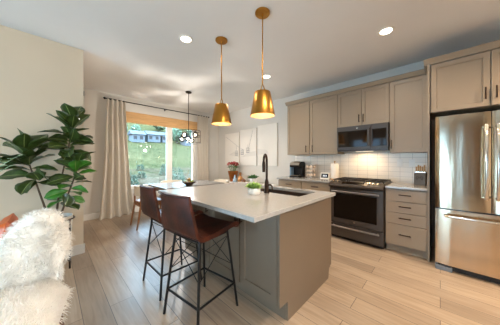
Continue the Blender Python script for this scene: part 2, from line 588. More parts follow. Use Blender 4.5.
def blob(mb, c, r, sz, nsub=3, amp=.35, fr=2.5, seed=0):
    q = bmesh.ops.create_icosphere(mb.b, subdivisions=nsub, radius=1)
    for v in q['verts']:
        d = v.co.normalized()
        k = 1 + amp * noise.noise(d * fr + Vector((seed * 7.1, 0, 0))) + amp * .6 * noise.noise(d * fr * 3 + Vector((0, seed, 0)))
        v.co = Vector(c) + Vector((d.x * r * k, d.y * r * k, d.z * sz * k))
trees = [(-58, 12.2, 3.9, 'round green tree left of the houses on the hill'),
         (-60, 16.4, 3.0, 'small round tree between the two left houses'),
         (-53, 24.6, 4.2, 'pointed green tree right of the houses on the hill'),
         (-57, 31.5, 3.8, 'round tree seen through the right window pane'),
         (-68, 26, 4.4, 'pale tree behind the houses on the hill'),
         (-70, 12, 4.4, 'pale tree at the left end of the hilltop')]
for i, (x, y, h, lb) in enumerate(trees):
    z = hillz(x, y)
    t = Thing('tree', lb, 'tree', (x, y, z), group='trees on the hill')
    t.part('trunk', MB().tube([(0, 0, -.1), (0, 0, h * .5)], .14), M['trunk'])
    m = MB()
    blob(m, (0, 0, h * .58), h * (.33 if 'pointed' in lb else .42), h * .48, seed=i)
    t.part('foliage', m, M['tree'])
houses = [(-52, 14.4, 2.6, 'pale house at the left on the hill beyond the window'),
          (-53, 18.2, 3.0, 'pale house in the middle on the hill beyond the window'),
          (-54, 21.7, 2.2, 'pale house beside the pointed tree on the hill'),
          (-50, 27.6, 5.0, 'wide grey house seen through the right window pane')]
for x, y, wd_, lb in houses:
    z = hillz(x, y)
    t = Thing('house', lb, 'house', (x, y, z), group='houses on the hill')
    t.part('wall', MB().box(-1.6, -wd_ / 2, -.3, 1.6, wd_ / 2, 1.6), M['siding'])
    t.part('roof', MB().prism([(-1.9, 1.55), (1.9, 1.55), (0, 2.6)], 'y', -wd_ / 2 - .3, wd_ / 2 + .3), M['roof'])
    for k in (-.28, .22):
        t.part('window', MB().box(1.58, k * wd_ - .35, .4, 1.63, k * wd_ + .35, 1.2), M['screen'])
bushes = [(-11.5, 5.4, .95), (-11.6, 6.9, 1.15), (-13.4, 8.3, 1.35), (-14.2, 6.6, 1.1), (-9.9, 4.3, .75), (-16, 10.2, 1.5), (-15.5, 4.0, .55), (-17.5, 5.2, .6), (-12.8, 3.4, .5), (-19, 7.6, .7), (-20.5, 4.8, .6), (-24, 7, .7), (-24, 9.6, .7)]
blab = ['bushy sage shrub low in the right window pane', 'tall sage shrub behind the lowest one in the right pane', 'large sage shrub in the middle of the right window pane',
        'grey green shrub near the window mullion', 'small grey green shrub just outside the sill on the right', 'big sage shrub at the right edge of the window view',
        'low tuft of shrub on the gravel in the left pane', 'low shrub above the gravel band in the left pane', 'small low shrub at the left foot of the hillside',
        'round shrub on the lower meadow near the mullion', 'small shrub on the lower meadow in the left pane', 'shrub half way up the meadow in the left pane', 'shrub half way up the meadow by the mullion']
for i, (x, y, h) in enumerate(bushes):
    z = hillz(x, y)
    t = Thing('shrub', blab[i], 'shrub', (x, y, z), group='shrubs outside the window')
    m = MB()
    rr = random.Random(i)
    for k in range(420):
        a, e = rr.uniform(0, 2 * PI), rr.uniform(.0, 1.0)
        r = h * .62 * rr.uniform(.35, 1)
        p = Vector((math.cos(a) * r * (1 - e * .45), math.sin(a) * r * (1 - e * .45), h * (.06 + .94 * e) * rr.uniform(.75, 1)))
        d = Vector((math.cos(a) + rr.uniform(-.6, .6), math.sin(a) + rr.uniform(-.6, .6), rr.uniform(0, 1.4))).normalized()
        sd = d.cross(Vector((rr.uniform(-1, 1), rr.uniform(-1, 1), .3))).normalized()
        l = rr.uniform(.07, .14)
        m.b.faces.new([m.b.verts.new(q) for q in (p, p + d * l * .5 + sd * l * .28, p + d * l, p + d * l * .5 - sd * l * .28)])
    t.part('foliage', m, M['shrub'])
    m = MB()
    for k in range(6):
        a = k * 1.05
        m.tube([(0, 0, -.1), (math.cos(a) * h * .3, math.sin(a) * h * .3, h * .6)], .012, 5)
    t.part('stem', m, M['trunk'])

# ------------------------------------------------------------------ kitchen wall cabinets
def pull_h(x, z, yf, l=.13):
    m = MB()
    m.tube([(x - l / 2, yf - .028, z), (x + l / 2, yf - .028, z)], .0065, 8)
    for s_ in (-1, 1):
        m.tube([(x + s_ * l * .38, yf, z), (x + s_ * l * .38, yf - .028, z)], .005, 8)
    return m
def pull_v(x, z, yf, l=.13):
    m = MB()
    m.tube([(x, yf - .028, z - l / 2), (x, yf - .028, z + l / 2)], .0065, 8)
    for s_ in (-1, 1):
        m.tube([(x, yf, z + s_ * l * .38), (x, yf - .028, z + s_ * l * .38)], .005, 8)
    return m
YU, YB = 3.587, 3.305
def wall_cabinet(x0, x1, z0, z1, yf, label, doors, depth_to=YK):
    t = Thing('wall_cabinet', label, 'cabinet', ((x0 + x1) / 2, (yf + depth_to) / 2, z0), world=True)
    t.part('body', MB().box(x0, yf + .022, z0, x1, depth_to - .001, z1), M['cab'])
    for (a, b_, px, pz, ztop) in doors:
        d = t.part('door', MB().shaker(a + .003, z0 + .003, b_ - .003, ztop, yf), M['cab'])
        t.part('pull', pull_v(px, pz, yf), M['bronze'], d, True, 'dark bronze bar pull')
    return t
ZT = 2.455
wall_cabinet(-2.375, -1.313, 1.383, ZT, YU, 'two-door greige wall cabinet at the left end of the kitchen wall',
             [(-2.375, -1.856, -1.925, 1.50, ZT - .012), (-1.850, -1.313, -1.785, 1.50, ZT - .012)])
wall_cabinet(-1.312, -.552, 1.85, ZT, YU, 'short two-door greige wall cabinet above the microwave',
             [(-1.312, -.932, -.965, 1.965, ZT - .012), (-.932, -.552, -.90, 1.965, ZT - .012)])
wall_cabinet(-.551, -.121, 1.383, ZT, YU, 'tall single-door greige wall cabinet right of the microwave',
             [(-.545, -.125, -.525, 1.51, ZT - .012)])
YF = 3.32
t = wall_cabinet(-.093, .875, 1.865, ZT + .01, YF, 'deep two-door greige cabinet above the refrigerator',
             [(-.085, .388, .352, 2.0, ZT - .005), (.392, .872, .428, 2.0, ZT - .005)])
t.part('side_panel', MB().box(-.117, YF - .02, 0, -.095, YK - .001, ZT + .009), M['cab'])
t.part('side_panel', MB().box(.877, YF - .02, 0, .899, YK - .001, ZT + .009), M['cab'])
def crown(x0, x1, yf, z0, z1, out, label, left=True):
    m = MB()
    prof = [(yf + .02, z0), (yf - .004, z0), (yf - .004, z0 + .008), (yf - out, z1 - .012), (yf - out, z1), (yf + .02, z1)]
    m.prism(prof, 'x', x0 - (out if left else 0), x1)
    if left:
        m.box(x0 - out, yf + .0, z0 + .006, x0 + .01, YK - .002, z1)
    t = Thing('crown_moulding', label, 'moulding', ((x0 + x1) / 2, yf, z0), world=True)
    t.part('moulding', m, M['cab'])
crown(-2.375, -.121, YU, ZT + .001, 2.52, .035, 'greige crown moulding along the top of the wall cabinets')
crown(-.115, .875, YF, ZT + .011, 2.535, .035, 'greige crown moulding above the refrigerator cabinet')
# base cabinets
def base_cabinet(x0, x1, label, nd):
    t = Thing('base_cabinet', label, 'cabinet', ((x0 + x1) / 2, 3.62, 0), world=True)
    t.part('body', MB().box(x0, YB + .022, .105, x1, YK - .001, .883), M['cab'])
    t.part('toe_kick', MB().box(x0 + .001, YB + .075, 0, x1 - .001, YK - .01, .104), M['cab'])
    if nd == 4:
        zs = [(.715, .868), (.56, .709), (.405, .554), (.118, .399)]
        for z0, z1 in zs:
            d = t.part('drawer', MB().box(x0 + .004, YB, z0, x1 - .004, YB + .02, z1, .0015), M['cab'])
            t.part('pull', pull_h((x0 + x1) / 2, (z0 + z1) / 2 + .01, YB), M['bronze'], d, True, 'dark bronze bar pull')
    else:
        d = t.part('drawer', MB().box(x0 + .004, YB, .715, x1 - .004, YB + .02, .868, .0015), M['cab'])
        t.part('pull', pull_h((x0 + x1) / 2, .80, YB), M['bronze'], d, True, 'dark bronze bar pull')
        xm = (x0 + x1) / 2
        d = t.part('door', MB().shaker(x0 + .004, .118, x1 - .004, .709, YB), M['cab'])
        t.part('pull', pull_v(x1 - .05, .62, YB), M['bronze'], d, True, 'dark bronze bar pull')
base_cabinet(-2.41, -1.871, 'greige base cabinet under the coffee maker at the left end of the run', 1)
base_cabinet(-1.870, -1.330, 'greige base cabinet immediately left of the range', 1)
base_cabinet(-.556, -.118, 'greige base cabinet of four drawers between range and refrigerator', 4)
def slab(name, label, x0, x1):
    t = Thing(name, label, 'countertop', ((x0 + x1) / 2, 3.6, .884), world=True)
    t.part('slab', MB().box(x0, YB - .022, .884, x1, YK - .009, .915, .003), M['quartz'])
slab('countertop', 'white quartz countertop left of the range under the coffee maker', -2.435, -1.330)
slab('countertop', 'short white quartz countertop between range and refrigerator', -.556, -.118)

# microwave
t = Thing('microwave', 'slate over-the-range microwave with black glass door', 'microwave', (-.93, 3.74, 1.42), world=True)
t.part('body', MB().box(-1.308, 3.562, 1.425, -.556, YK - .01, 1.846, .004), M['slated'])
d = t.part('door', MB().box(-1.306, 3.535, 1.445, -.780, 3.561, 1.844, .004), M['slate'])
t.part('window', MB().box(-1.285, 3.531, 1.495, -.835, 3.537, 1.765, .004), M['bglass'], d, label='black glass')
t.part('handle', MB().tube([(-.80, 3.535, 1.50), (-.80, 3.505, 1.52), (-.80, 3.505, 1.76), (-.80, 3.535, 1.78)], .009, 8), M['slate'], d, True)
t.part('badge', MB().prism([(-.98 + .012 * math.cos(k * PI / 8), 1.80 + .012 * math.sin(k * PI / 8)) for k in range(16)], 'y', 3.532, 3.537), M['chrome'], d)
c = t.part('control_panel', MB().box(-.778, 3.535, 1.445, -.558, 3.561, 1.844, .004), M['slate'])
t.part('keypad', MB().box(-.765, 3.531, 1.495, -.58, 3.537, 1.765, .004), M['bglass'], c)
t.part('vent', MB().box(-1.300, 3.548, 1.424, -.562, 3.70, 1.444, .003), M['slated'])
t.part('task_lamp', MB().box(-1.05, 3.70, 1.418, -.80, 3.78, 1.426), M['tlamp'])
area_light('microwave_task_light', (-.93, 3.74, 1.412), (0, 0, 0), .28, .10, 1.7, (1, .72, .42))

# range
RX0, RX1 = -1.322, -.564
t = Thing('range', 'dark slate slide-in gas range in the middle of the kitchen wall', 'oven', ((RX0 + RX1) / 2, 3.6, 0), world=True)
t.part('body', MB().box(RX0, 3.29, .03, RX1, YK - .02, .885, .003), M['slated'])
t.part('cooktop', MB().box(RX0 - .004, 3.33, .886, RX1 + .004, YK - .02, .922, .006), M['slated'])
cp = t.part('control_panel', MB().prism([(3.285, .835), (3.225, .845), (3.215, .868), (3.225, .892), (3.34, .93), (3.34, .835)], 'x', RX0, RX1), M['slate'])
for kx in (-1.262, -1.195, -.755, -.690, -.625):
    k = MB()
    k.lathe([(0, 0), (.021, 0), (.019, .026), (0, .028)], 16)
    k.box(-.004, -.018, .026, .004, .018, .036, .001)
    bmesh.ops.rotate(k.b, verts=k.b.verts[:], cent=(0, 0, 0), matrix=Matrix.Rotation(math.radians(18), 3, 'X'))
    bmesh.ops.translate(k.b, verts=k.b.verts[:], vec=(kx, 3.282, .910))
    t.part('knob', k, M['chrome'], cp, True)
dsp = MB().box(-1.13, -.04, -.003, -.82, .04, .004)
bmesh.ops.rotate(dsp.b, verts=dsp.b.verts[:], cent=(0, 0, 0), matrix=Matrix.Rotation(math.radians(18), 3, 'X'))
bmesh.ops.translate(dsp.b, verts=dsp.b.verts[:], vec=(0, 3.282, .911))
t.part('display', dsp, M['bglass'], cp)
for gi, (gx0, gx1) in enumerate([(-1.305, -1.07), (-1.062, -.824), (-.816, -.580)]):
    m = MB()
    y0, y1, z = 3.37, 3.89, .955
    m.box(gx0, y0, z - .012, gx1, y0 + .014, z, .002).box(gx0, y1 - .014, z - .012, gx1, y1, z, .002)
    m.box(gx0, y0, z - .012, gx0 + .014, y1, z, .002).box(gx1 - .014, y0, z - .012, gx1, y1, z, .002)
    xm = (gx0 + gx1) / 2
    m.box(xm - .006, y0, z - .012, xm + .006, y1, z, .002)
    for yy in (3.50, 3.63, 3.76):
        m.box(gx0, yy - .006, z - .012, gx1, yy + .006, z, .002)
    for px in (gx0 + .007, gx1 - .007):
        for py in (y0 + .007, y1 - .007):
            m.box(px - .006, py - .006, .921, px + .006, py + .006, z - .01)
    t.part('grate', m, M['cast'])
for (bx_, by_) in [(-1.19, 3.50), (-1.19, 3.76), (-.943, 3.63), (-.698, 3.50), (-.698, 3.76)]:
    t.part('burner', MB().lathe([(0, 0), (.045, 0), (.045, .010), (.03, .018), (0, .018)], 20, (bx_, by_, .921)), M['cast'], smooth=True)
d = t.part('oven_door', MB().box(RX0 + .004, 3.252, .262, RX1 - .004, 3.289, .828, .005), M['slate'])
t.part('window', MB().box(RX0 + .07, 3.2495, .345, RX1 - .085, 3.254, .735, .003), M['bglass'], d, label='dark oven glass')
m = MB()
m.tube([(RX0 + .05, 3.205, .775), (RX1 - .05, 3.205, .775)], .015, 12)
for sx_ in (RX0 + .07, RX1 - .07):
    m.tube([(sx_, 3.253, .775), (sx_, 3.207, .775)], .011, 8)
t.part('handle', m, M['slateh'], d, True)
t.part('badge', MB().prism([(-.943 + .013 * math.cos(k * PI / 8), .312 + .013 * math.sin(k * PI / 8)) for k in range(16)], 'y', 3.249, 3.253), M['chrome'], d)
d = t.part('drawer', MB().box(RX0 + .004, 3.255, .055, RX1 - .004, 3.289, .25, .005), M['slate'])
m = MB()
m.tube([(RX0 + .05, 3.212, .215), (RX1 - .05, 3.212, .215)], .013, 12)
for sx_ in (RX0 + .07, RX1 - .07):
    m.tube([(sx_, 3.256, .215), (sx_, 3.214, .215)], .010, 8)
t.part('handle', m, M['slateh'], d, True)
t.part('kick_plate', MB().box(RX0 + .01, 3.33, 0, RX1 - .01, 3.40, .03), M['gap'])

# refrigerator
FX0, FX1, FYF = -.042, .868, 3.15
t = Thing('refrigerator', 'stainless steel french-door refrigerator at the right end of the kitchen', 'refrigerator', (.413, 3.5, 0), world=True)
t.part('body', MB().box(FX0 + .004, FYF + .075, .03, FX1 - .004, YK - .03, 1.775, .004), M['grey'])
def bowed(x0, x1, z0, z1, dep=.012):
    n_ = 14
    pr = []
    for i in range(n_ + 1):
        q = i / n_
        e = min(1, min(q, 1 - q) / .06)
        pr.append((x0 + (x1 - x0) * q, FYF + .012 * (1 - math.sqrt(max(0, 1 - (1 - e) ** 2))) + dep * (2 * q - 1) ** 2))
    pr += [(x1, FYF + .07), (x0, FYF + .07)]
    m = MB().prism(pr, 'z', z0, z1)
    return m
xm = .378
for (a, b_, hx) in ((FX0, xm - .003, .338), (xm + .003, FX1, .414)):
    d = t.part('door', bowed(a, b_, .722, 1.778), M['steel'], smooth=True)
    m = MB()
    yh = FYF - .055
    m.tube([(hx, FYF + .012, .885), (hx, yh + .012, .872), (hx, yh, .90), (hx, yh - .008, 1.25), (hx, yh, 1.60), (hx, yh + .012, 1.628), (hx, FYF + .012, 1.615)], [.013, .015, .015, .015, .015, .015, .013], 12)
    t.part('handle', m, M['chrome'], d, True)
d = t.part('freezer_drawer', bowed(FX0, FX1, .075, .708), M['steel'], smooth=True)
m = MB()
yh = FYF - .055
m.tube([(.045, FYF + .012, .645), (.05, yh + .01, .645), (.08, yh, .645), (.413, yh - .01, .645), (.746, yh, .645), (.776, yh + .01, .645), (.781, FYF + .012, .645)], .015, 12)
t.part('handle', m, M['chrome'], d, True)
t.part('kick_grille', MB().box(FX0 + .02, FYF + .045, .012, FX1 - .02, FYF + .10, .07), M['gap'])
for fx in (FX0 + .07, FX1 - .07):
    t.part('foot', MB().box(fx - .07, FYF + .01, 0, fx + .07, FYF + .10, .05, .006), M['grey'])

# outlets
for ox, lb in ((-.468, 'left white outlet plate on the tile by the knife block'), (-.316, 'right white outlet plate on the tile above the knife block')):
    t = Thing('outlet', lb, 'outlet', (ox, YK - .008, 1.227), group='outlets on the backsplash')
    pl = t.part('plate', MB().box(-.036, -.006, -.058, .036, -.0005, .058, .003), M['plastic'])
    for zz in (-.02, .02):
        t.part('socket', MB().box(-.016, -.008, zz - .014, .016, -.005, zz + .014, .003), M['ceramic'], pl)

# coffee maker
t = Thing('coffee_maker', 'black and silver pod coffee maker on the left countertop', 'coffee maker', (-2.19, 3.70, .9155))
t.part('base', MB().box(-.11, -.15, 0, .11, .14, .035, .01), M['black'])
t.part('column', MB().box(-.105, .02, .034, .105, .14, .25, .012), M['black'])
t.part('head', MB().prism([(-.13, .21), (-.14, .25), (-.11, .30), (-.04, .325), (.08, .325), (.135, .29), (.14, .21)], 'x', -.105, .105), M['black'])
t.part('trim', MB().prism([(-.135, .245), (-.143, .255), (-.112, .306), (-.04, .331), (.08, .331), (.137, .296), (.13, .29), (.08, .322), (-.04, .322), (-.108, .298)], 'x', -.108, .108), M['chrome'])
t.part('water_tank', MB().box(-.147, -.08, .02, -.107, .13, .27, .008), M['water'], label='clear water tank')
t.part('drip_tray', MB().box(-.08, -.145, .034, .08, -.01, .046, .004), M['chrome'])
# pod carousel
t = Thing('pod_rack', 'chrome coffee pod rack beside the coffee maker', 'rack', (-1.885, 3.70, .9155))
t.part('base', MB().lathe([(0, 0), (.09, 0), (.09, .012), (0, .014)], 24), M['chrome'], smooth=True)
t.part('post', MB().tube([(0, 0, .01), (0, 0, .255)], .006, 8).sphere((0, 0, .26), .012), M['chrome'], smooth=True)
for zz in (.055, .135, .215):
    t.part('ring', MB().loop([(.092 * math.cos(k * PI / 12), .092 * math.sin(k * PI / 12), zz) for k in range(24)], .003, 6), M['chrome'], smooth=True)
podm = MB().lathe([(0, -.02), (.018, -.02), (.024, .018), (.026, .02), (0, .022)], 14)
bmesh.ops.rotate(podm.b, verts=podm.b.verts[:], cent=(0, 0, 0), matrix=Matrix.Rotation(math.radians(70), 3, 'X'))
pod0 = None
for zi, zz in enumerate((.055, .135, .215)):
    for k in range(6):
        a = -1.1 + k * PI / 3
        if pod0 is None:
            pod0 = podm.make('coffee_pod', M['pod'], None, None, True)
            o = pod0
        else:
            o = pod0.copy(); C.objects.link(o)
        o.location = (-1.885 + .062 * math.cos(a), 3.70 + .062 * math.sin(a), .9155 + zz)
        o.rotation_euler = (0, 0, a + PI / 2)
        o.scale = (1.2, 1.2, 1.2)
        tag(o, 'small tan coffee pod held in the chrome pod rack', 'coffee pod', 'coffee pods in the rack')
# small clock
t = Thing('smart_clock', 'small white clock with dark screen between pods and paper towels', 'clock', (-1.585, 3.70, .9155), rz=.05)
t.part('case', MB().prism([(-.045, 0), (.05, 0), (.03, .115), (-.015, .115)], 'x', -.085, .085), M['plastic'])
t.part('screen', MB().prism([(-.0445, .02), (-.0425, .02), (-.0195, .10), (-.0225, .10)], 'x', -.068, .068), M['screen'])
m = MB()
for dx in (-.03, -.005, .022):
    m.prism([(-.0405, .045), (-.0385, .045), (-.0305, .072), (-.0335, .072)], 'x', dx, dx + .014)
t.part('digits', m, M['lit'])
# paper towel
t = Thing('paper_towel_holder', 'wooden paper towel holder left of the range', 'paper towel holder', (-1.415, 3.72, .9155))
t.part('base', MB().lathe([(0, 0), (.085, 0), (.085, .012), (.08, .016), (0, .016)], 24), M['wood'], smooth=True)
t.part('post', MB().tube([(0, 0, .01), (0, 0, .325)], .009, 10).sphere((0, 0, .33), .016), M['wood'], smooth=True)
single('paper_towel_roll', MB().lathe([(.0195, 0), (.066, 0), (.068, .004), (.068, .271), (.066, .275), (.0195, .275), (.0195, 0)], 28), M['paper'],
       'white paper towel roll standing on its wooden holder', 'paper towel', (-1.415, 3.72, .932), smooth=True)
# knife block
t = Thing('knife_block', 'grey slotted knife block with dark scroll on the right countertop', 'knife block', (-.205, 3.70, .9155), rz=-.1)
t.part('block', MB().prism([(-.06, 0), (.07, 0), (.095, .19), (-.045, .17)], 'x', -.062, .062), M['knifeb'])
m = MB()
for cx_, s_ in ((-.024, 1), (.024, -1)):
    m.tube([(cx_ + s_ * .019 * math.cos(a * .55) * (1 - a * .06), -.0605 + .0155 * ((.10 + .028 * math.sin(a * .55)) / .17) , .10 + .028 * math.sin(a * .55) * (1 - a * .05)) for a in range(13)], .0035, 6)
t.part('scroll', m, M['black'], smooth=True)
for i in range(5):
    kx = -.044 + .022 * i
    h_ = .075 + .012 * ((i * 2) % 3)
    k = Thing('knife', ['knife with wooden handle at the left of the knife block', 'second knife from the left in the knife block', 'middle knife standing in the knife block',
              'second knife from the right in the knife block', 'knife with wooden handle at the right of the knife block'][i], 'knife', (-.205 + kx, 3.72 + .012 * (i % 2), 1.085), rz=-.1, group='knives in the knife block')
    k.part('handle', MB().box(-.008, -.012, .02, .008, .012, .02 + h_, .003), M['wood'])
    k.part('bolster', MB().box(-.006, -.010, .0, .006, .010, .021), M['chrome'])

# ------------------------------------------------------------------ island
IX0, IX1, IY0, IY1 = -2.373, -.823, .880, 2.190
BX0, BX1, BY0, BY1 = -2.33, -.862, 1.195, 2.165
t = Thing('kitchen_island', 'taupe kitchen island cabinet with shaker doors under the stools', 'island', ((BX0 + BX1) / 2, (BY0 + BY1) / 2, 0), world=True)
m = MB()
m.prism([(BX0 + .02, BY0 + .03), (BX0 + .02, BY1 - .02), (BX1 - .022, BY1 - .02), (BX1 - .022, BY0 + .03)], 'z', .15, .56)
m.box(BX0 + .02, BY0 + .03, .56, BX1 - .022, 1.63, .884).box(BX0 + .02, 1.63, .56, -1.74, BY1 - .02, .884).box(-.96, 1.63, .56, BX1 - .022, BY1 - .02, .884).box(-1.74, 2.09, .56, -.96, BY1 - .02, .884)
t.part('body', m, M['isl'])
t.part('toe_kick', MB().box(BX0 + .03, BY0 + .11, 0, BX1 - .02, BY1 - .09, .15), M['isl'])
ep = [(BY0 + .005, .155), (BY0 + .005, .884), (BY1, .884), (BY1, .13), (BY1 - .06, .10), (BY1 - .075, .0), (BY0 + .115, .0), (BY0 + .115, .155)]
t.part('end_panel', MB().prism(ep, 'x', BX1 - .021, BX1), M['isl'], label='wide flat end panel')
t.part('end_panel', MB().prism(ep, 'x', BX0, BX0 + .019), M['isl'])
doors = [(-1.302, -.884, -1.272, .735), (-1.776, -1.308, -1.335, .735), (-2.315, -1.782, -1.81, .735)]
for (a, b_, px, pz) in doors:
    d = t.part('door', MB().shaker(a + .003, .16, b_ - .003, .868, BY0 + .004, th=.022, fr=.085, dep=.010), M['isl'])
    t.part('pull', pull_v(px, pz + .03, BY0 + .004, .11), M['bronze'], d, True, 'dark bronze bar pull')
t = Thing('island_countertop', 'cream quartz island countertop with a sink cutout', 'countertop', ((IX0 + IX1) / 2, 1.5, .885), world=True)
SX0, SX1, SY0, SY1 = -1.72, -.985, 1.69, 2.065
m = MB()
outer = [(IX0, IY0), (IX1, IY0), (IX1, IY1), (IX0, IY1)]
inner = [(SX0, SY0), (SX1, SY0), (SX1, SY1), (SX0, SY1)]
def ring(z):
    return [m.b.verts.new((x, y, z)) for x, y in outer], [m.b.verts.new((x, y, z)) for x, y in inner]
zb, zt = .885, .917
for z in (zb, zt):
    pass
ob_, ib_ = ring(zb)
ot, it = ring(zt - .003)
oc = [m.b.verts.new((x + (.003 if x == IX0 else -.003), y + (.003 if y == IY0 else -.003), zt)) for x, y in outer]
ic = [m.b.verts.new((x, y, zt)) for x, y in inner]
for i in range(4):
    j = (i + 1) % 4
    m.b.faces.new((ob_[i], ob_[j], ot[j], ot[i])); m.b.faces.new((ot[i], ot[j], oc[j], oc[i])); m.b.faces.new((oc[i], oc[j], ic[j], ic[i]))
    m.b.faces.new((ic[i], ic[j], it[j], it[i])); m.b.faces.new((it[i], it[j], ib_[j], ib_[i])); m.b.faces.new((ib_[i], ib_[j], ob_[j], ob_[i]))
t.part('slab', m, M['quartz'])
t = Thing('sink', 'dark bronze undermount sink set in the island countertop', 'sink', (-1.35, 1.88, .68), world=True)
m = MB()
m.box(SX0 - .012, SY0 - .012, .68, SX1 + .012, SY1 + .012, .70)
m.box(SX0 - .012, SY0 - .012, .70, SX0 - .001, SY1 + .012, .884).box(SX1 + .001, SY0 - .012, .70, SX1 + .012, SY1 + .012, .884)
m.box(SX0 - .001, SY0 - .012, .70, SX1 + .001, SY0 - .001, .884).box(SX0 - .001, SY1 + .001, .70, SX1 + .001, SY1 + .012, .884)
t.part('basin', m, M['wicker'] if False else mat('dark_granite_sink', '#3b2e26', .4, var=.15, vscale=80))
t.part('drain', MB().lathe([(0, 0), (.045, 0), (.045, .004), (0, .005)], 20, (-1.35, 1.88, .70)), M['bronze'], smooth=True)
t = Thing('faucet', 'oil-rubbed bronze gooseneck faucet with side lever beside the sink', 'faucet', (-1.353, 1.645, .917))
t.part('body', MB().lathe([(0, 0), (.03, 0), (.03, .012), (.024, .02), (.022, .12), (.018, .135), (.014, .15), (0, .15)], 20), M['bronze'], smooth=True)
dx, dy = -.78, .62
pts = [(0, 0, .14), (0, 0, .33)] + [(dx * .085 * (1 - math.cos(a)), dy * .085 * (1 - math.cos(a)), .335 + .085 * math.sin(a)) for a in [k * PI / 10 for k in range(1, 11)]]
t.part('spout', MB().tube(pts, .0125, 12), M['bronze'], smooth=True)
t.part('spray_head', MB().tube([(dx * .17, dy * .17, .34), (dx * .17, dy * .17, .30), (dx * .17, dy * .17, .215)], [.015, .019, .017], 14), M['bronze'], smooth=True)
t.part('handle', MB().tube([(.015, .005, .085), (.045, .012, .09), (.06, .016, .075), (.066, .018, .03)], [.011, .009, .007, .006], 10), M['bronze'], smooth=True)
single('sink_button', MB().lathe([(0, 0), (.02, 0), (.02, .006), (.012, .012), (.012, .03), (0, .032)], 16), M['bronze'], 'small bronze air switch button left of the faucet', 'button', (-1.475, 1.645, .917), smooth=True)

# ------------------------------------------------------------------ plants helper
def leaf_mesh(name, m, l, wd_, cup=.15, droop=.25, wave=.04, tip=.62, nx=8, ny=3, vein=None):
    b_ = MB()
    def fn(u, v):
        x = u * l
        wprof = (math.sin(PI * min(1, u ** 1.25)) ** .8) * (.72 + .5 * u) if u < 1 else 0
        wprof = max(wprof, .03 if u < .08 else .01)
        s_ = (v - .5) * 2
        s_ = math.copysign(abs(s_) ** 1.7, s_)
        y = s_ * wd_ / 2 * wprof
        z = cup * abs(s_) * wd_ * wprof - droop * l * u * u + wave * l * math.sin(u * 17 + s_ * 2) * abs(s_) * .35
        return (x, y, z)
    nv = ny * 2 + 1
    b_.sheet(fn, nx, nv, .0012)
    for f in b_.b.faces:
        c = f.calc_center_median()
        if vein and abs(c.y) < wd_ * .012: f.material_index = 1
    bmesh.ops.recalc_face_normals(b_.b, faces=b_.b.faces[:])
    me = bpy.data.meshes.new(name)
    b_.b.to_mesh(me); b_.b.free()
    me.materials.append(m)
    if vein: me.materials.append(vein)
    for p in me.polygons: p.use_smooth = True
    return me
def put_leaf(me, name, parent, loc, az, pitch, roll=0, sc=1):
    o = bpy.data.objects.new(name, me)
    C.objects.link(o)
    o.parent = parent
    o.location = loc
    o.rotation_euler = (Matrix.Rotation(az, 3, 'Z') @ Matrix.Rotation(-pitch, 3, 'Y') @ Matrix.Rotation(roll, 3, 'X')).to_euler()
    o.scale = (sc, sc, sc)
    return o

# fiddle leaf fig on a bronze stand
FGX, FGY = -3.235, .04
t = Thing('plant_stand', 'thin bronze metal plant stand against the beige wall', 'plant stand', (FGX, FGY, 0))
R_ = .165
t.part('ring', MB().loop([(R_ * math.cos(k * PI / 14), R_ * math.sin(k * PI / 14), .575) for k in range(28)], .008, 8), M['bronze'], smooth=True)
for k in range(4):
    a = PI / 4 + k * PI / 2
    t.part('leg', MB().tube([(R_ * math.cos(a), R_ * math.sin(a), 0), (R_ * math.cos(a), R_ * math.sin(a), .58)], .009, 8), M['bronze'], smooth=True)
t.part('crossbar', MB().tube([(R_ * .707, R_ * .707, .2), (-R_ * .707, -R_ * .707, .2)], .007, 8).tube([(R_ * .707, -R_ * .707, .2), (-R_ * .707, R_ * .707, .2)], .007, 8), M['bronze'], smooth=True)
t = Thing('potted_fig', 'tall fiddle leaf fig with broad dark leaves beside the wall corner', 'plant', (FGX, FGY, .21))
pot = t.part('pot', MB().lathe([(0, 0), (.115, 0), (.13, .01), (.15, .37), (.153, .40), (.143, .40), (.14, .36), (0, .36)], 28), M['ceramic'], smooth=True)
t.part('soil', MB().lathe([(0, .35), (.139, .362), (0, .368)], 24), M['soil'], pot)
LM = [leaf_mesh('fig_leaf_a', M['leaf'], .32, .19, wave=.06, droop=.3, vein=M['vein']), leaf_mesh('fig_leaf_b', M['leaf'], .28, .17, droop=.2, wave=.06, vein=M['vein']), leaf_mesh('fig_leaf_c', M['leafl'], .27, .15, droop=.25, wave=.06, vein=M['vein'])]
rl = random.Random(11)
Rv = Vector((.715, .699, 0)); Fv = Vector((-.699, .715, 0))
def stem(pts, leaves, light):
    st = t.part('trunk', MB().tube(pts, [.011 - .006 * i / (len(pts) - 1) for i in range(len(pts))], 8), M['trunk'], smooth=True)
    P_ = [Vector(p) for p in pts]
    for (f, az, pitch, sc) in leaves:
        q = f * (len(P_) - 1)
        i = min(int(q), len(P_) - 2)
        p = P_[i].lerp(P_[i + 1], q - i)
        me = LM[2] if light and rl.random() < .6 else LM[rl.randrange(2)]
        if FGX + p.x + .34 * sc * math.cos(az) * math.cos(pitch) < XL + .07: az = PI - az
        lf = put_leaf(me, 'leaf', t.o, p, az, pitch + rl.uniform(-.35, .35), rl.uniform(-1.0, 1.0), sc)
def whorl(f0, f1, n_, sc, p0, p1, a0=0):
    out = []
    for i in range(n_):
        q = i / max(1, n_ - 1)
        out.append((f0 + (f1 - f0) * q, a0 + i * 2.4, p0 + (p1 - p0) * q + rl.uniform(-.15, .15), sc * rl.uniform(.85, 1.1)))
    return out
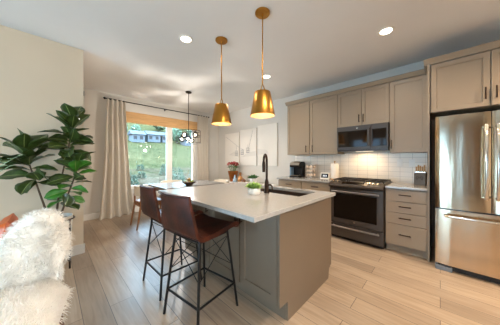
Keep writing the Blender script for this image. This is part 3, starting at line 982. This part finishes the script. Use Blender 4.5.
# z below is above the pot foot (.21)
stem([(.0, .0, .36), (.01, .04, .8), (.0, .11, 1.2), (.0, .15, 1.53)], whorl(.62, 1.0, 28, .84, -.1, 1.3), False)
stem([(-.02, -.05, .36), (-.0, -.13, .7), (.02, -.20, 1.0), (.03, -.24, 1.14)], whorl(.46, 1.0, 26, .90, -.25, 1.15, 1.1), False)
stem([(.03, .03, .36), (.09, .10, .65), (.12, .17, .9), (.13, .19, 1.06)], whorl(.22, 1.0, 30, .74, -.35, 1.1, .6), True)

# potted plant on the island
def planter(name, label, loc, kind, r, h, leafm, n_):
    t = Thing(name, label, 'plant', loc)
    p = t.part('pot', MB().lathe([(0, 0), (r * .82, 0), (r * .9, h * .06), (r * .9, h * .18), (r, h * .25), (r * 1.04, h * .95), (r * 1.03, h), (r * .93, h), (r * .9, h * .85), (0, h * .85)], 28), M['ceramic'], smooth=True)
    t.part('soil', MB().lathe([(0, h * .84), (r * .91, h * .86), (0, h * .9)], 20), M['soil'], p)
    rr = random.Random(n_)
    for i in range(n_):
        a = i * 2.4
        q = (i + .5) / n_
        put_leaf(leafm, 'leaf', t.o, (math.cos(a) * r * .55 * q ** .5, math.sin(a) * r * .55 * q ** .5, h * .85), a, 1.5 - .95 * q + rr.uniform(-.15, .15), rr.uniform(-.6, .6), rr.uniform(.75, 1.15))
    return t
hl = leaf_mesh('herb_leaf', M['herb'], .068, .03, droop=.35, nx=6, ny=2)
sl = leaf_mesh('succulent_leaf', M['succ'], .12, .05, droop=.2, cup=.3, nx=6, ny=2)
planter('potted_herb', 'bright green leafy plant in low white bowl on the island by the faucet', (-1.405, 1.50, .9175), 'herb', .066, .062, hl, 70)

# ------------------------------------------------------------------ console and its objects
CZ = .66
t = Thing('console_table', 'low white console table below the canvases behind the island', 'console table', (-3.85, 3.72, 0))
t.part('top', MB().box(-1.05, -.2, CZ - .04, .95, .19, CZ, .004), M['plastic'])
for sx_ in (-1.0, .86):
    for sy_ in (-.17, .12):
        t.part('leg', MB().box(sx_, sy_, 0, sx_ + .045, sy_ + .045, CZ - .04, .003), M['plastic'])
t.part('shelf', MB().box(-1.0, -.17, .15, .9, .16, .18, .003), M['plastic'])
t = Thing('vase', 'tapered copper vase holding red flowers on the console', 'vase', (-4.30, 3.70, CZ + .0005))
t.part('body', MB().lathe([(0, 0), (.085, 0), (.09, .01), (.155, .28), (.16, .30), (.148, .30), (.08, .03), (0, .03)], 28), M['copper'], smooth=True)
rr = random.Random(4)
fl_labels = 'dusty red bloom in the bouquet of the copper vase'
proto = None
for i in range(16):
    a = i * 2.4
    r = .16 * ((i + .5) / 16) ** .5
    top = Vector((math.cos(a) * r * 1.15, math.sin(a) * r, .17 + .13 * (1 - r / .2) + rr.uniform(-.03, .03)))
    f = Thing('flower', fl_labels, 'flower', (-4.30 + math.cos(a) * r * .4, 3.70 + math.sin(a) * r * .4, CZ + .29), group='flowers in the copper vase')
    d_ = top - Vector((math.cos(a) * r * .4, math.sin(a) * r * .4, 0))
    f.part('stem', MB().tube([(0, 0, -.05), d_ * .95], .004, 5), M['succ'])
    m = MB()
    for k in range(9):
        b_ = k * 2.4
        m.sphere((d_.x + .026 * math.cos(b_) * (k / 9), d_.y + .026 * math.sin(b_) * (k / 9), d_.z + .012 - .02 * (k / 9)), .022, 1, 1, .7, 8)
    f.part('petals', m, M['red'] if i % 3 else M['pink'], smooth=True)
    put_leaf(sl, 'leaf', f.o, d_ * .5, a + 1, .4, 0, .9)
t = Thing('bottle', 'small pale blue bottle right of the copper vase', 'bottle', (-4.13, 3.62, CZ + .0005))
t.part('body', MB().lathe([(0, 0), (.05, 0), (.058, .02), (.055, .08), (.025, .13), (.02, .2), (.024, .205), (0, .205)], 20), M['blueg'], smooth=True)
t = Thing('pineapple_ornament', 'tan pineapple-shaped ornament between bottle and small pot', 'ornament', (-3.95, 3.66, CZ + .0005))
bd = MB().lathe([(0, 0), (.05, 0), (.075, .05), (.07, .12), (.045, .17), (0, .18)], 16)
t.part('body', bd, M['tan'], smooth=True)
tm_ = leaf_mesh('crown_leaf', M['tan'], .13, .022, droop=.15, nx=5, ny=1)
for i in range(12):
    put_leaf(tm_, 'leaf', t.o, (0, 0, .17), i * 2.4, 1.4 - .07 * i, 0, 1)
t = Thing('gourd', 'small brown gourd lying right of the pineapple ornament', 'ornament', (-3.78, 3.62, CZ + .0005))
t.part('body', MB().sphere((0, 0, .055), .058, 1.2, 1, .95), mat('brown_gourd', '#6d3f22', .5, var=.3, vscale=20), smooth=True)
t.part('stem', MB().tube([(.0, 0, .10), (.01, 0, .13)], .008, 6), M['trunk'])
planter('potted_succulent', 'dark green succulent in white pot on the console behind the island', (-3.42, 3.62, CZ + .0005), 'succ', .085, .15, sl, 34)

# three canvases
def canvas(x0, x1, z0, z1, label):
    t = Thing('canvas_print', label, 'picture', ((x0 + x1) / 2, YK, z0), world=True, group='canvases over the console')
    b_ = t.part('canvas', MB().box(x0, YK - .045, z0, x1, YK - .001, z1, .003), M['canvas'])
    return t, b_
YA = YK - .0462
def stroke(a, b_, r=.004):
    return MB().tube([(a[0], YA, a[1]), (b_[0], YA, b_[1])], r, 5)
def chairlift(t, b_, x, z, top):
    m = MB()
    m.tube([(x, YA, top), (x, YA, z + .10)], .004, 5)
    m.tube([(x - .05, YA, z + .1), (x + .05, YA, z + .1)], .006, 5)
    for s_ in (-1, 0, 1):
        m.tube([(x + s_ * .05, YA, z + .1), (x + s_ * .05, YA, z - .03)], .006, 5)
    m.tube([(x - .06, YA, z - .03), (x + .06, YA, z - .03)], .009, 5)
    m.tube([(x - .06, YA, z + .03), (x + .06, YA, z + .03)], .006, 5)
    t.part('chairlift_drawing', m, M['ink'], b_)
t, b_ = canvas(-4.93, -4.27, 1.12, 2.10, 'leftmost white canvas with a faint diagonal cable line')
t.part('cable_drawing', stroke((-4.90, 2.02), (-4.28, 1.66)), M['ink'], b_)
chairlift(t, b_, -4.38, 1.45, 1.70)
t.part('hill_drawing', MB().prism([(-4.75, 1.44), (-4.28, 1.36), (-4.28, 1.50), (-4.5, 1.53)], 'y', YA, YA + .001), M['wash'], b_)
t, b_ = canvas(-4.235, -3.575, 1.12, 2.15, 'middle white canvas with a faint ski chairlift sketch')
t.part('cable_drawing', stroke((-3.70, 2.12), (-3.90, 1.50)).tube([(-4.23, YA, 1.64), (-4.05, YA, 1.56)], .004, 5), M['ink'], b_)
chairlift(t, b_, -3.90, 1.52, 1.72)
chairlift(t, b_, -4.13, 1.47, 1.60)
t.part('hill_drawing', MB().prism([(-4.2, 1.36), (-3.58, 1.40), (-3.58, 1.52), (-3.85, 1.50)], 'y', YA, YA + .001), M['wash'], b_)
t, b_ = canvas(-3.54, -2.885, 1.13, 2.20, 'rightmost white canvas, nearly blank, beside the cabinets')
t.part('hill_drawing', MB().prism([(-3.53, 1.42), (-3.15, 1.44), (-3.2, 1.54), (-3.53, 1.58)], 'y', YA, YA + .001), M['wash'], b_)

# ------------------------------------------------------------------ curtains, rod, shade
RX, RZ = XF + .11, 2.625
t = Thing('curtain_rod', 'long thin black curtain rod above the dining window', 'curtain rod', (RX, 2.1, RZ), world=True)
t.part('rod', MB().tube([(RX, .83, RZ), (RX, 3.47, RZ)], .012, 10), M['black'], smooth=True)
for yy in (.82, 3.48):
    t.part('finial', MB().sphere((RX, yy, RZ), .024), M['black'], smooth=True)
for yy in (.93, 2.15, 3.36):
    t.part('bracket', MB().box(XF + .001, yy - .012, RZ - .03, XF + .012, yy + .012, RZ + .03, .002).tube([(XF + .01, yy, RZ - .013), (RX, yy, RZ - .013)], .006, 6), M['black'])
def curtain(label, t0, t1, b0, b1, nf, ph):
    t = Thing('curtain', label, 'curtain', (RX, (t0 + t1) / 2, 0), world=True, group='linen curtains')
    def fn(u, v):
        q = v ** 1.6                      # v: 0 at the hem, 1 at the top
        q = max(0, min(1, v)) ** .55
        y0 = b0 + (t0 - b0) * q
        y1 = b1 + (t1 - b1) * q
        uu = u + .012 * math.sin(9 * v + ph)
        a = (.042 + .02 * (1 - v)) * math.sin(uu * nf * 2 * PI + ph)
        x = RX + a + .05 * (1 - v) ** 6 * math.sin(u * 5 + ph)
        return (x, y0 + (y1 - y0) * u, .004 + v * (RZ - .005))
    t.part('panel', MB().sheet(fn, 90, 26, .004), M['linen'], smooth=True)
    for k in range(7):
        y = t0 + (t1 - t0) * (k + .5) / 7
        t.part('ring', MB().loop([(RX + .017 * math.cos(a * PI / 6), y, RZ + .017 * math.sin(a * PI / 6)) for a in range(12)], .003, 6), M['black'])
curtain('floor-length oatmeal linen curtain left of the dining window', .86, 1.20, .70, 1.42, 4, .4)
curtain('oatmeal linen curtain right of the dining window', 3.06, 3.43, 3.04, 3.45, 4, 1.2)
t = Thing('roman_shade', 'raised woven bamboo roman shade at the top of the window', 'shade', (XF, 2.09, 2.17), world=True)
m = MB()
m.box(XF + .001, WY0 - .03, 2.20, XF + .03, WY1 + .08, 2.43, .006)
t.part('valance', m, M['bamboo'])
t.part('folded_stack', MB().box(XF + .031, WY0 - .03, 2.165, XF + .05, WY1 + .08, 2.30, .006), M['bamboo'])
t = Thing('motion_sensor', 'small grey motion sensor high in the corner by the left curtain', 'sensor', (XF + .02, .46, 2.66))
t.part('housing', MB().box(-.019, -.03, -.05, .03, .03, .05, .012), M['grey'])
t.part('lens', MB().sphere((.028, 0, -.01), .018, .5, 1, 1.2), M['screen'], smooth=True)

# ------------------------------------------------------------------ dining set
t = Thing('dining_table', 'dark wood dining table beside the window under the chandelier', 'table', (-3.98, 2.11, 0))
t.part('tabletop', MB().box(-.47, -.66, .725, .47, .66, .762, .012), M['table'])
t.part('apron', MB().box(-.40, -.58, .64, .40, .58, .725), M['walnut'])
for sx_ in (-1, 1):
    for sy_ in (-1, 1):
        t.part('leg', MB().tube([(sx_ * .38, sy_ * .56, .72), (sx_ * .42, sy_ * .61, 0)], [.032, .02], 12), M['walnut'], smooth=True)
def dining_chair(loc, rz, label):
    # faces +y
    t = Thing('dining_chair', label, 'chair', loc, rz, group='cream dining chairs')
    t.part('seat_frame', MB().box(-.235, -.22, .40, .235, .24, .445, .02), M['oak'])
    t.part('seat_cushion', MB().box(-.225, -.20, .446, .225, .235, .485, .018, 3), M['oak'])
    def fn(u, v):
        a = (u - .5) * 2.5
        return (.255 * math.sin(a), .03 - .26 * math.cos(a), .60 + .18 * v * (1 - .12 * abs(u - .5)))
    t.part('backrest', MB().sheet(fn, 18, 3, .04), M['cream'], smooth=True, label='curved cream upholstered backrest')
    for sx_ in (-1, 1):
        t.part('leg', MB().tube([(sx_ * .20, .20, .44), (sx_ * .22, .25, 0)], [.02, .013], 10), M['oak'], smooth=True)
        t.part('leg', MB().tube([(sx_ * .19, -.20, .62), (sx_ * .185, -.20, .42), (sx_ * .20, -.27, 0)], [.016, .02, .013], 10), M['oak'], smooth=True)
dining_chair((-4.13, 1.36, 0), 0, 'dining chair at the near end of the table, partly behind the stools')
dining_chair((-4.60, 2.05, 0), -PI / 2, 'cream dining chair between the table and the window')
dining_chair((-3.93, 2.90, 0), PI, 'cream dining chair at the far right end of the table')
BWX, BWY, BWZ = -3.66, 1.97, .7625
t = Thing('bowl', 'dark woven bowl with fruit on the dining table', 'bowl', (BWX, BWY, BWZ))
t.part('bowl_wall', MB().lathe([(0, 0), (.06, 0), (.07, .012), (.12, .05), (.145, .075), (.138, .078), (.11, .055), (.05, .02), (0, .02)], 28), M['wicker'], smooth=True)
for i, (px, py, pz, k) in enumerate([(-.055, -.03, .062, 0), (.05, -.045, .062, 1), (.0, .05, .064, 0), (.065, .035, .066, 0), (-.06, .045, .066, 1), (0, -.005, .118, 1)]):
    o = Thing('fruit', ['green fruit at the left in the woven bowl', 'brown fruit at the front right in the bowl', 'green fruit at the back of the woven bowl', 'green fruit at the right in the woven bowl',
              'brown fruit at the back left of the bowl', 'brown fruit topmost on the pile in the bowl'][i], 'fruit', (BWX + px, BWY + py, BWZ + pz), group='fruit in the woven bowl')
    o.part('flesh', MB().sphere((0, 0, 0), .04, 1, 1, .95, 12), M['fruitb'] if k else M['fruitg'], smooth=True)
    o.part('stalk', MB().tube([(0, 0, .036), (.004, 0, .052)], .003, 5), M['trunk'])

# ------------------------------------------------------------------ bar stools
def bar_stool(loc, rz, label):
    t = Thing('bar_stool', label, 'stool', loc, rz, group='leather bar stools')
    # profile in (y, z): top of back -> curve -> seat front roll
    prof = [(-.285, 1.02), (-.275, .96), (-.258, .88), (-.242, .80), (-.228, .75), (-.20, .715), (-.155, .698), (-.08, .692), (.02, .695), (.12, .705), (.18, .712), (.212, .70), (.222, .68)]
    n_ = len(prof) - 1
    def P_(v, lo, hi):
        q = (lo + (hi - lo) * v) * n_
        i = min(int(q), n_ - 1)
        f = q - i
        p0, p1, p2, p3 = prof[max(i - 1, 0)], prof[i], prof[i + 1], prof[min(i + 2, n_)]
        r = []
        for k in (0, 1):
            r.append(.5 * (2 * p1[k] + (p2[k] - p0[k]) * f + (2 * p0[k] - 5 * p1[k] + 4 * p2[k] - p3[k]) * f * f + (3 * p1[k] - p0[k] - 3 * p2[k] + p3[k]) * f ** 3))
        return r
    def fnp(lo, hi):
        def fn(u, v):
            y, z = P_(v, lo, hi)
            g = lo + (hi - lo) * v
            k_ = min(1, g / .36)
            hw = .172 + .050 * k_ * k_ * (3 - 2 * k_)
            s_ = (u - .5) * 2
            back = max(0, 1 - g / .42)
            y += .035 * s_ * s_ * back            # back wraps round the sitter
            z += .016 * s_ ** 4 * (1 if g > .5 else 0) * min(1, (g - .5) * 4)
            return (s_ * hw, y, z)
        return fn
    t.part('backrest', MB().sheet(fnp(0, .40), 16, 20, .026), M['leather'], smooth=True)
    t.part('seat', MB().sheet(fnp(.40, 1), 16, 24, .034), M['leather'], smooth=True)
    sm = MB()
    f1 = fnp(0, .40)
    sm.tube([Vector(f1(u / 20 * .9 + .05, .06)) + Vector((0, -.0145, 0)) for u in range(21)], .003, 6)
    t.part('stitching', sm, M['black'], smooth=True)
    top = .155
    ft = .215
    leg_pts = []
    for sx_, sy_ in ((-1, -1), (1, -1), (1, 1), (-1, 1)):
        a = Vector((sx_ * top, sy_ * top * .95, .675))
        b_ = Vector((sx_ * ft, sy_ * ft, 0))
        leg_pts.append((a, b_))
        t.part('leg', MB().tube([a, b_], .0105, 10), M['black'], smooth=True)
    m = MB()
    fr = [a.lerp(b_, .70) for a, b_ in leg_pts]
    for i in range(4):
        m.tube([fr[i], fr[(i + 1) % 4]], .009, 8)
    t.part('footrest', m, M['black'], smooth=True)
    m = MB()
    ur = [a.lerp(b_, .03) for a, b_ in leg_pts]
    for i in range(4):
        m.tube([ur[i], ur[(i + 1) % 4]], .009, 8)
    t.part('seat_frame', m, M['black'], smooth=True)
    m = MB()
    for i in range(4):
        a, b_ = leg_pts[i]
        c_, d_ = leg_pts[(i + 1) % 4]
        m.tube([a.lerp(b_, .08), c_.lerp(d_, .45)], .0035, 6)
        m.tube([c_.lerp(d_, .08), a.lerp(b_, .45)], .0035, 6)
    t.part('cross_wires', m, M['black'], smooth=True)
    return t
bar_stool((-1.455, .900, 0), math.radians(8), 'brown leather bar stool nearest the camera at the island')
bar_stool((-2.035, .905, 0), math.radians(1), 'second brown leather bar stool, farther along the island by the window')

# ------------------------------------------------------------------ lamps
def downlight(x, y, label, k=1, grp='recessed ceiling lights'):
    t = Thing('downlight', label, 'ceiling light', (x, y, H), group=grp)
    t.part('trim', MB().lathe([(.058, -.002), (.062, -.008), (.083, -.006), (.085, -.0005), (.058, -.0005), (.058, -.002)], 28), M['plastic'], smooth=True)
    t.part('lens', MB().lathe([(0, -.005), (.057, -.004), (.057, -.001), (0, -.001)], 24), M['lamp'], smooth=True)
    l = bpy.data.lights.new('downlight_lamp', 'SPOT')
    l.energy = E_DOWN * k
    l.color = WARM
    l.spot_size = math.radians(160)
    l.spot_blend = .9
    l.shadow_soft_size = .06
    o = bpy.data.objects.new('downlight_lamp', l)
    C.objects.link(o)
    o.parent = t.o
    o.location = (0, 0, -.02)
downlight(-2.263, 1.176, 'round recessed ceiling light left of the two brass pendants', .45)
downlight(-2.239, 2.717, 'round recessed ceiling light behind the larger brass pendant')
downlight(-.453, 2.735, 'round recessed ceiling light above the range side of the kitchen')
for x, y, k in ((-.45, 1.18, 1.2), (1.35, 2.73, 5.5), (1.35, 1.18, 4), (-2.2, -1.6, .05), (.2, -1.6, .1)):  # unseen downlights; the two on the right are added to brighten the kitchen
    downlight(x, y, 'unseen round recessed ceiling light outside the camera view', k)

def pendant(x, y, label):
    t = Thing('pendant_light', label, 'pendant light', (x, y, H), group='brass pendants over the island')
    c_ = t.part('canopy', MB().lathe([(0, -.0005), (.076, -.0005), (.076, -.014), (.07, -.020), (.012, -.022), (.01, -.045), (0, -.045)], 28), M['brass'], smooth=True)
    for a in (.6, .6 + PI):
        t.part('screw', MB().sphere((.05 * math.cos(a), .05 * math.sin(a), -.021), .005), M['brass'], c_)
    zt_ = 1.968 - H
    t.part('rod', MB().tube([(0, 0, -.04), (0, 0, zt_ + .085)], .0065, 10), M['brass'], smooth=True)
    t.part('yoke', MB().tube([(-.03, 0, zt_ - .005), (-.024, 0, zt_ + .03), (0, 0, zt_ + .085), (.024, 0, zt_ + .03), (.03, 0, zt_ - .005)], .0055, 8), M['brass'], smooth=True)
    sh = t.part('shade', MB().lathe([(0, zt_), (.078, zt_), (.081, zt_ - .004), (.127, zt_ - .243), (.1255, zt_ - .244), (.08, zt_ - .008), (0, zt_ - .008)], 40), M['brass'], smooth=True)
    t.part('shade_lining', MB().lathe([(0, zt_ - .012), (.078, zt_ - .012), (.1235, zt_ - .242), (.1225, zt_ - .242), (.077, zt_ - .014), (0, zt_ - .014)], 40), M['brassin'], sh, True, 'pale gold inside of the shade')
    b_ = t.part('bulb', MB().sphere((0, 0, zt_ - .12), .03, 1, 1, 1.2).lathe([(0, -.03), (.014, -.03), (.014, .06), (0, .06)], 12, (0, 0, zt_ - .075)), M['bulb'], smooth=True)
    l = bpy.data.lights.new('pendant_lamp', 'POINT')
    l.energy = E_PEND
    l.color = WARM
    l.shadow_soft_size = .03
    o = bpy.data.objects.new('pendant_lamp', l)
    C.objects.link(o)
    o.parent = t.o
    o.location = (0, 0, zt_ - .18)
pendant(-1.298, 1.511, 'brass cone pendant nearest the camera over the island')
pendant(-1.963, 1.497, 'brass cone pendant farther left over the island')

CX_, CY_ = -3.98, 2.129
t = Thing('chandelier', 'bronze wire chandelier with clear glass globes over the dining table', 'chandelier', (CX_, CY_, H))
t.part('canopy', MB().lathe([(0, -.0005), (.065, -.0005), (.062, -.02), (.01, -.028), (0, -.04)], 24), M['bronze'], smooth=True)
t.part('rod', MB().tube([(0, 0, -.03), (0, 0, 1.80 - H)], .007, 8), M['bronze'], smooth=True)
zc = 1.78 - H
rx = .30
for k, zz in enumerate((zc + .13, zc + .02, zc - .13)):
    t.part('ring', MB().loop([(rx * math.cos(a * PI / 18), rx * .8 * math.sin(a * PI / 18), zz) for a in range(36)], .006, 6), M['bronze'], smooth=True)
for a in range(6):
    t.part('upright', MB().tube([(rx * math.cos(a * PI / 3), rx * .8 * math.sin(a * PI / 3), zc + .13), (rx * math.cos(a * PI / 3), rx * .8 * math.sin(a * PI / 3), zc - .13)], .004, 6), M['bronze'])
t.part('spokes', MB().tube([(-rx, 0, zc + .13), (rx, 0, zc + .13)], .005, 6).tube([(0, -rx * .8, zc + .13), (0, rx * .8, zc + .13)], .005, 6).tube([(0, 0, zc + .02), (0, 0, zc + .13)], .008, 8), M['bronze'])
for k, (px, py, pz) in enumerate([(-.17, -.03, .045), (.0, -.1, .05), (.15, .08, .045), (-.11, .12, -.06), (.03, .06, -.07), (.16, -.1, -.055), (-.05, -.13, -.05)]):
    g_ = t.part('globe', MB().sphere((px, py, zc + pz), .062, seg=18), M['globe'], smooth=True)
    t.part('bulb', MB().sphere((px, py, zc + pz), .026, seg=12), M['bulb'], g_, True)
    t.part('arm', MB().tube([(0, 0, zc + .03), (px * .5, py * .5, zc + pz + .09), (px, py, zc + pz + .075), (px, py, zc + pz + .02)], .004, 6), M['bronze'], smooth=True)
l = bpy.data.lights.new('chandelier_lamp', 'POINT')
l.energy = E_CHAND
l.color = (1, .93, .86)
l.shadow_soft_size = .03
o = bpy.data.objects.new('chandelier_lamp', l)
C.objects.link(o)
o.parent = t.o
o.location = (0, 0, zc - .2)

# ------------------------------------------------------------------ lounge chair with sheepskins
def fur_piece(name, label, fn, nu, nv, th, loc, rz, nstr, ls, seed):
    # fn(u, v) -> centre surface ; strands grow from the outer side
    m = MB()
    m.sheet(fn, nu, nv, th)
    rr_ = random.Random(seed)
    f = m.b.faces.new
    V = m.b.verts.new
    e = .004
    for k in range(nstr):
        u, v = rr_.random(), rr_.random()
        p = Vector(fn(u, v))
        a = Vector(fn(min(1, u + e), v)) - Vector(fn(max(0, u - e), v))
        c_ = Vector(fn(u, min(1, v + e))) - Vector(fn(u, max(0, v - e)))
        nn = a.cross(c_)
        if nn.length < 1e-12: continue
        nn.normalize()
        if rr_.random() < .22: nn = -nn
        edge = Vector((0, 0, 0))
        if u < .06: edge -= a.normalized()
        if u > .94: edge += a.normalized()
        if v < .04: edge -= c_.normalized()
        if v > .96: edge += c_.normalized()
        cl = Vector((noise.noise(p * 14), noise.noise(p * 14 + Vector((9, 0, 0))), noise.noise(p * 14 + Vector((0, 9, 0)))))
        d = (nn + edge * 1.2 + cl * 1.3 + Vector((rr_.uniform(-.45, .45), rr_.uniform(-.45, .45), rr_.uniform(-.45, .45)))).normalized()
        l_ = ls * rr_.uniform(.6, 1.15)
        sd = d.cross(Vector((rr_.uniform(-1, 1), rr_.uniform(-1, 1), rr_.uniform(-1, 1)))).normalized() * .0014
        p0 = p + nn * th * .45
        p1 = p0 + d * l_ * .5
        p2 = p0 + d * l_ * .9 + Vector((0, 0, -l_ * .25))
        x0, x1, y0, y1, z0 = V(p0 - sd), V(p0 + sd), V(p1 + sd * .8), V(p1 - sd * .8), V(p2)
        f((x0, x1, y0, y1)); f((y1, y0, z0))
    ob = m.make(name, M['fur'], None, None, False)
    for p in ob.data.polygons: p.use_smooth = True
    ob.location = loc
    ob.rotation_euler = (0, 0, rz)
    return tag(ob, label, 'sheepskin')
# chair local: faces +x
CHL, CHR = (-1.60, -.185, 0), math.radians(-10)
t = Thing('lounge_chair', 'lounge chair hidden under white sheepskins at the lower left', 'chair', CHL, CHR)
t.part('seat', MB().box(-.42, -.25, .30, .30, .19, .375, .03, 3), M['cream'])
t.part('backrest', MB().box(-.47, -.20, .30, -.40, .15, .64, .03, 3, Matrix.Rotation(math.radians(-12), 3, 'Y'), (-.43, 0, .33)), M['cream'])
for sx_ in (-1, 1):
    for sy_ in (-1, 1):
        t.part('leg', MB().tube([(sx_ * .3 - .06, sy_ * .18 - .03, .31), (sx_ * .36 - .06, sy_ * .21 - .03, 0)], [.018, .012], 10), M['walnut'], smooth=True)
def back_fn(u, v):
    # v: 0 behind the back, over the top, 1 at the seat
    s_ = (u - .5) * 2
    a = max(0, 1 - v / .3)
    wtop = .19 * (1 - .16 * abs(2 * v - 1) ** 2)
    if v < .3:
        q = v / .3
        x, z = -.60 + .015 * q, .50 + q * .32
    elif v < .42:
        q = (v - .3) / .12 * PI
        x, z = -.535 - .05 * math.cos(q), .82 + .05 * math.sin(q)
    else:
        q = (v - .42) / .58
        x, z = -.485 + .12 * q + .03 * math.sin(q * PI), .82 - q * .42
    top = max(0, 1 - abs(v - .36) / .36)
    if s_ > 0: drop, wk = .24 * s_ ** 3.5, .75
    else: drop, wk = .31 * abs(s_) ** 1.8, 1.25
    z -= drop * (.2 + .8 * top) * (1 if z > .5 else .3)
    return (x, .04 + s_ * wtop * wk, z)
fur_piece('sheepskin_throw', 'shaggy white sheepskin over the back of the lounge chair', back_fn, 22, 30, .05, CHL, CHR, 42000, .046, 1)
def seat_fn(u, v):
    s_ = (u - .5) * 2
    if v < .75:
        q = v / .75
        x, z = -.36 + q * .64, .425 + .03 * math.sin(q * PI)
    else:
        q = (v - .75) / .25
        x, z = .28 + .07 * math.sin(q * PI / 2), .425 - .22 * q * q
    z -= .11 * abs(s_) ** 4
    return (x, -.035 + s_ * .24, z)
fur_piece('sheepskin_throw', 'shaggy white sheepskin on the seat of the lounge chair', seat_fn, 22, 26, .05, CHL, CHR, 34000, .045, 2)
# bench and orange cushion behind the chair
t = Thing('bench', 'low wooden bench by the left wall, behind the sheepskin chair', 'bench', (-2.95, -.75, 0))
t.part('seat', MB().box(-.2, -.65, .31, .32, .555, .36, .008), M['walnut'])
t.part('backrest', MB().box(-.2, -.65, .36, -.17, .525, .58, .008), M['walnut'])
t.part('armrest', MB().box(-.2, .526, .36, .32, .555, .55, .008), M['walnut'])
for sx_ in (-.17, .25):
    for sy_ in (-.6, .48):
        t.part('leg', MB().box(sx_, sy_, 0, sx_ + .04, sy_ + .04, .31), M['walnut'])
m = MB()
N_ = 14
def cpt(i, j, sg):
    a, b_ = (i / N_ - .5) * 2, (j / N_ - .5) * 2
    k = ((1 - a ** 4) * (1 - b_ ** 4)) ** .5 * .07
    return (sg * k, a * .23 * (1 - .05 * (1 - b_ * b_)), b_ * .19 * (1 - .05 * (1 - a * a)))
vv = {}
for i in range(N_ + 1):
    for j in range(N_ + 1):
        bd_ = i in (0, N_) or j in (0, N_)
        p = m.b.verts.new(cpt(i, j, 1))
        vv[(i, j, 1)] = p
        vv[(i, j, -1)] = p if bd_ else m.b.verts.new(cpt(i, j, -1))
for sg in (1, -1):
    for i in range(N_):
        for j in range(N_):
            m.b.faces.new((vv[(i, j, sg)], vv[(i + 1, j, sg)], vv[(i + 1, j + 1, sg)], vv[(i, j + 1, sg)]))
bmesh.ops.rotate(m.b, verts=m.b.verts[:], cent=(0, 0, 0), matrix=Matrix.Rotation(math.radians(-12), 3, 'X') @ Matrix.Rotation(math.radians(90), 3, 'Z'))
t = Thing('cushion', 'bright orange leather cushion behind the sheepskin chair', 'cushion', (-2.87, -.305, .552))
t.part('cover', m, M['orange'], smooth=True)

# eucalyptus on the bench at the left edge of the view
EX, EY, EZ = -2.74, -.66, .3605
t = Thing('eucalyptus_vase', 'white vase of pale eucalyptus sprigs at the left edge', 'plant', (EX, EY, EZ))
t.part('vase', MB().lathe([(0, 0), (.06, 0), (.085, .08), (.05, .2), (.03, .24), (.036, .25), (.026, .25), (0, .1)], 24), M['ceramic'], smooth=True)
el = leaf_mesh('eucalyptus_leaf', M['euca'], .06, .045, droop=.1, nx=5, ny=2)
for tx, ty, tz in ((.19, .47, .95), (.21, .42, .86), (-.10, .10, 1.04), (.05, -.25, .94)):
    pts = [Vector((0, 0, .15)), Vector((tx * .15, ty * .15, .40)), Vector((tx * .5, ty * .5, .15 + (tz - .15) * .75)), Vector((tx, ty, tz))]
    sp_ = t.part('sprig', MB().tube(pts, [.004, .0035, .003, .002], 6), M['euca'], smooth=True)
    for k in range(15):
        q = .9 + k / 14 * 2.08
        i = min(int(q), 2)
        put_leaf(el, 'leaf', sp_, pts[i].lerp(pts[i + 1], q - i), k * 2.4, .3, 0, 1.1 - k * .02)

bpy.context.view_layer.update()
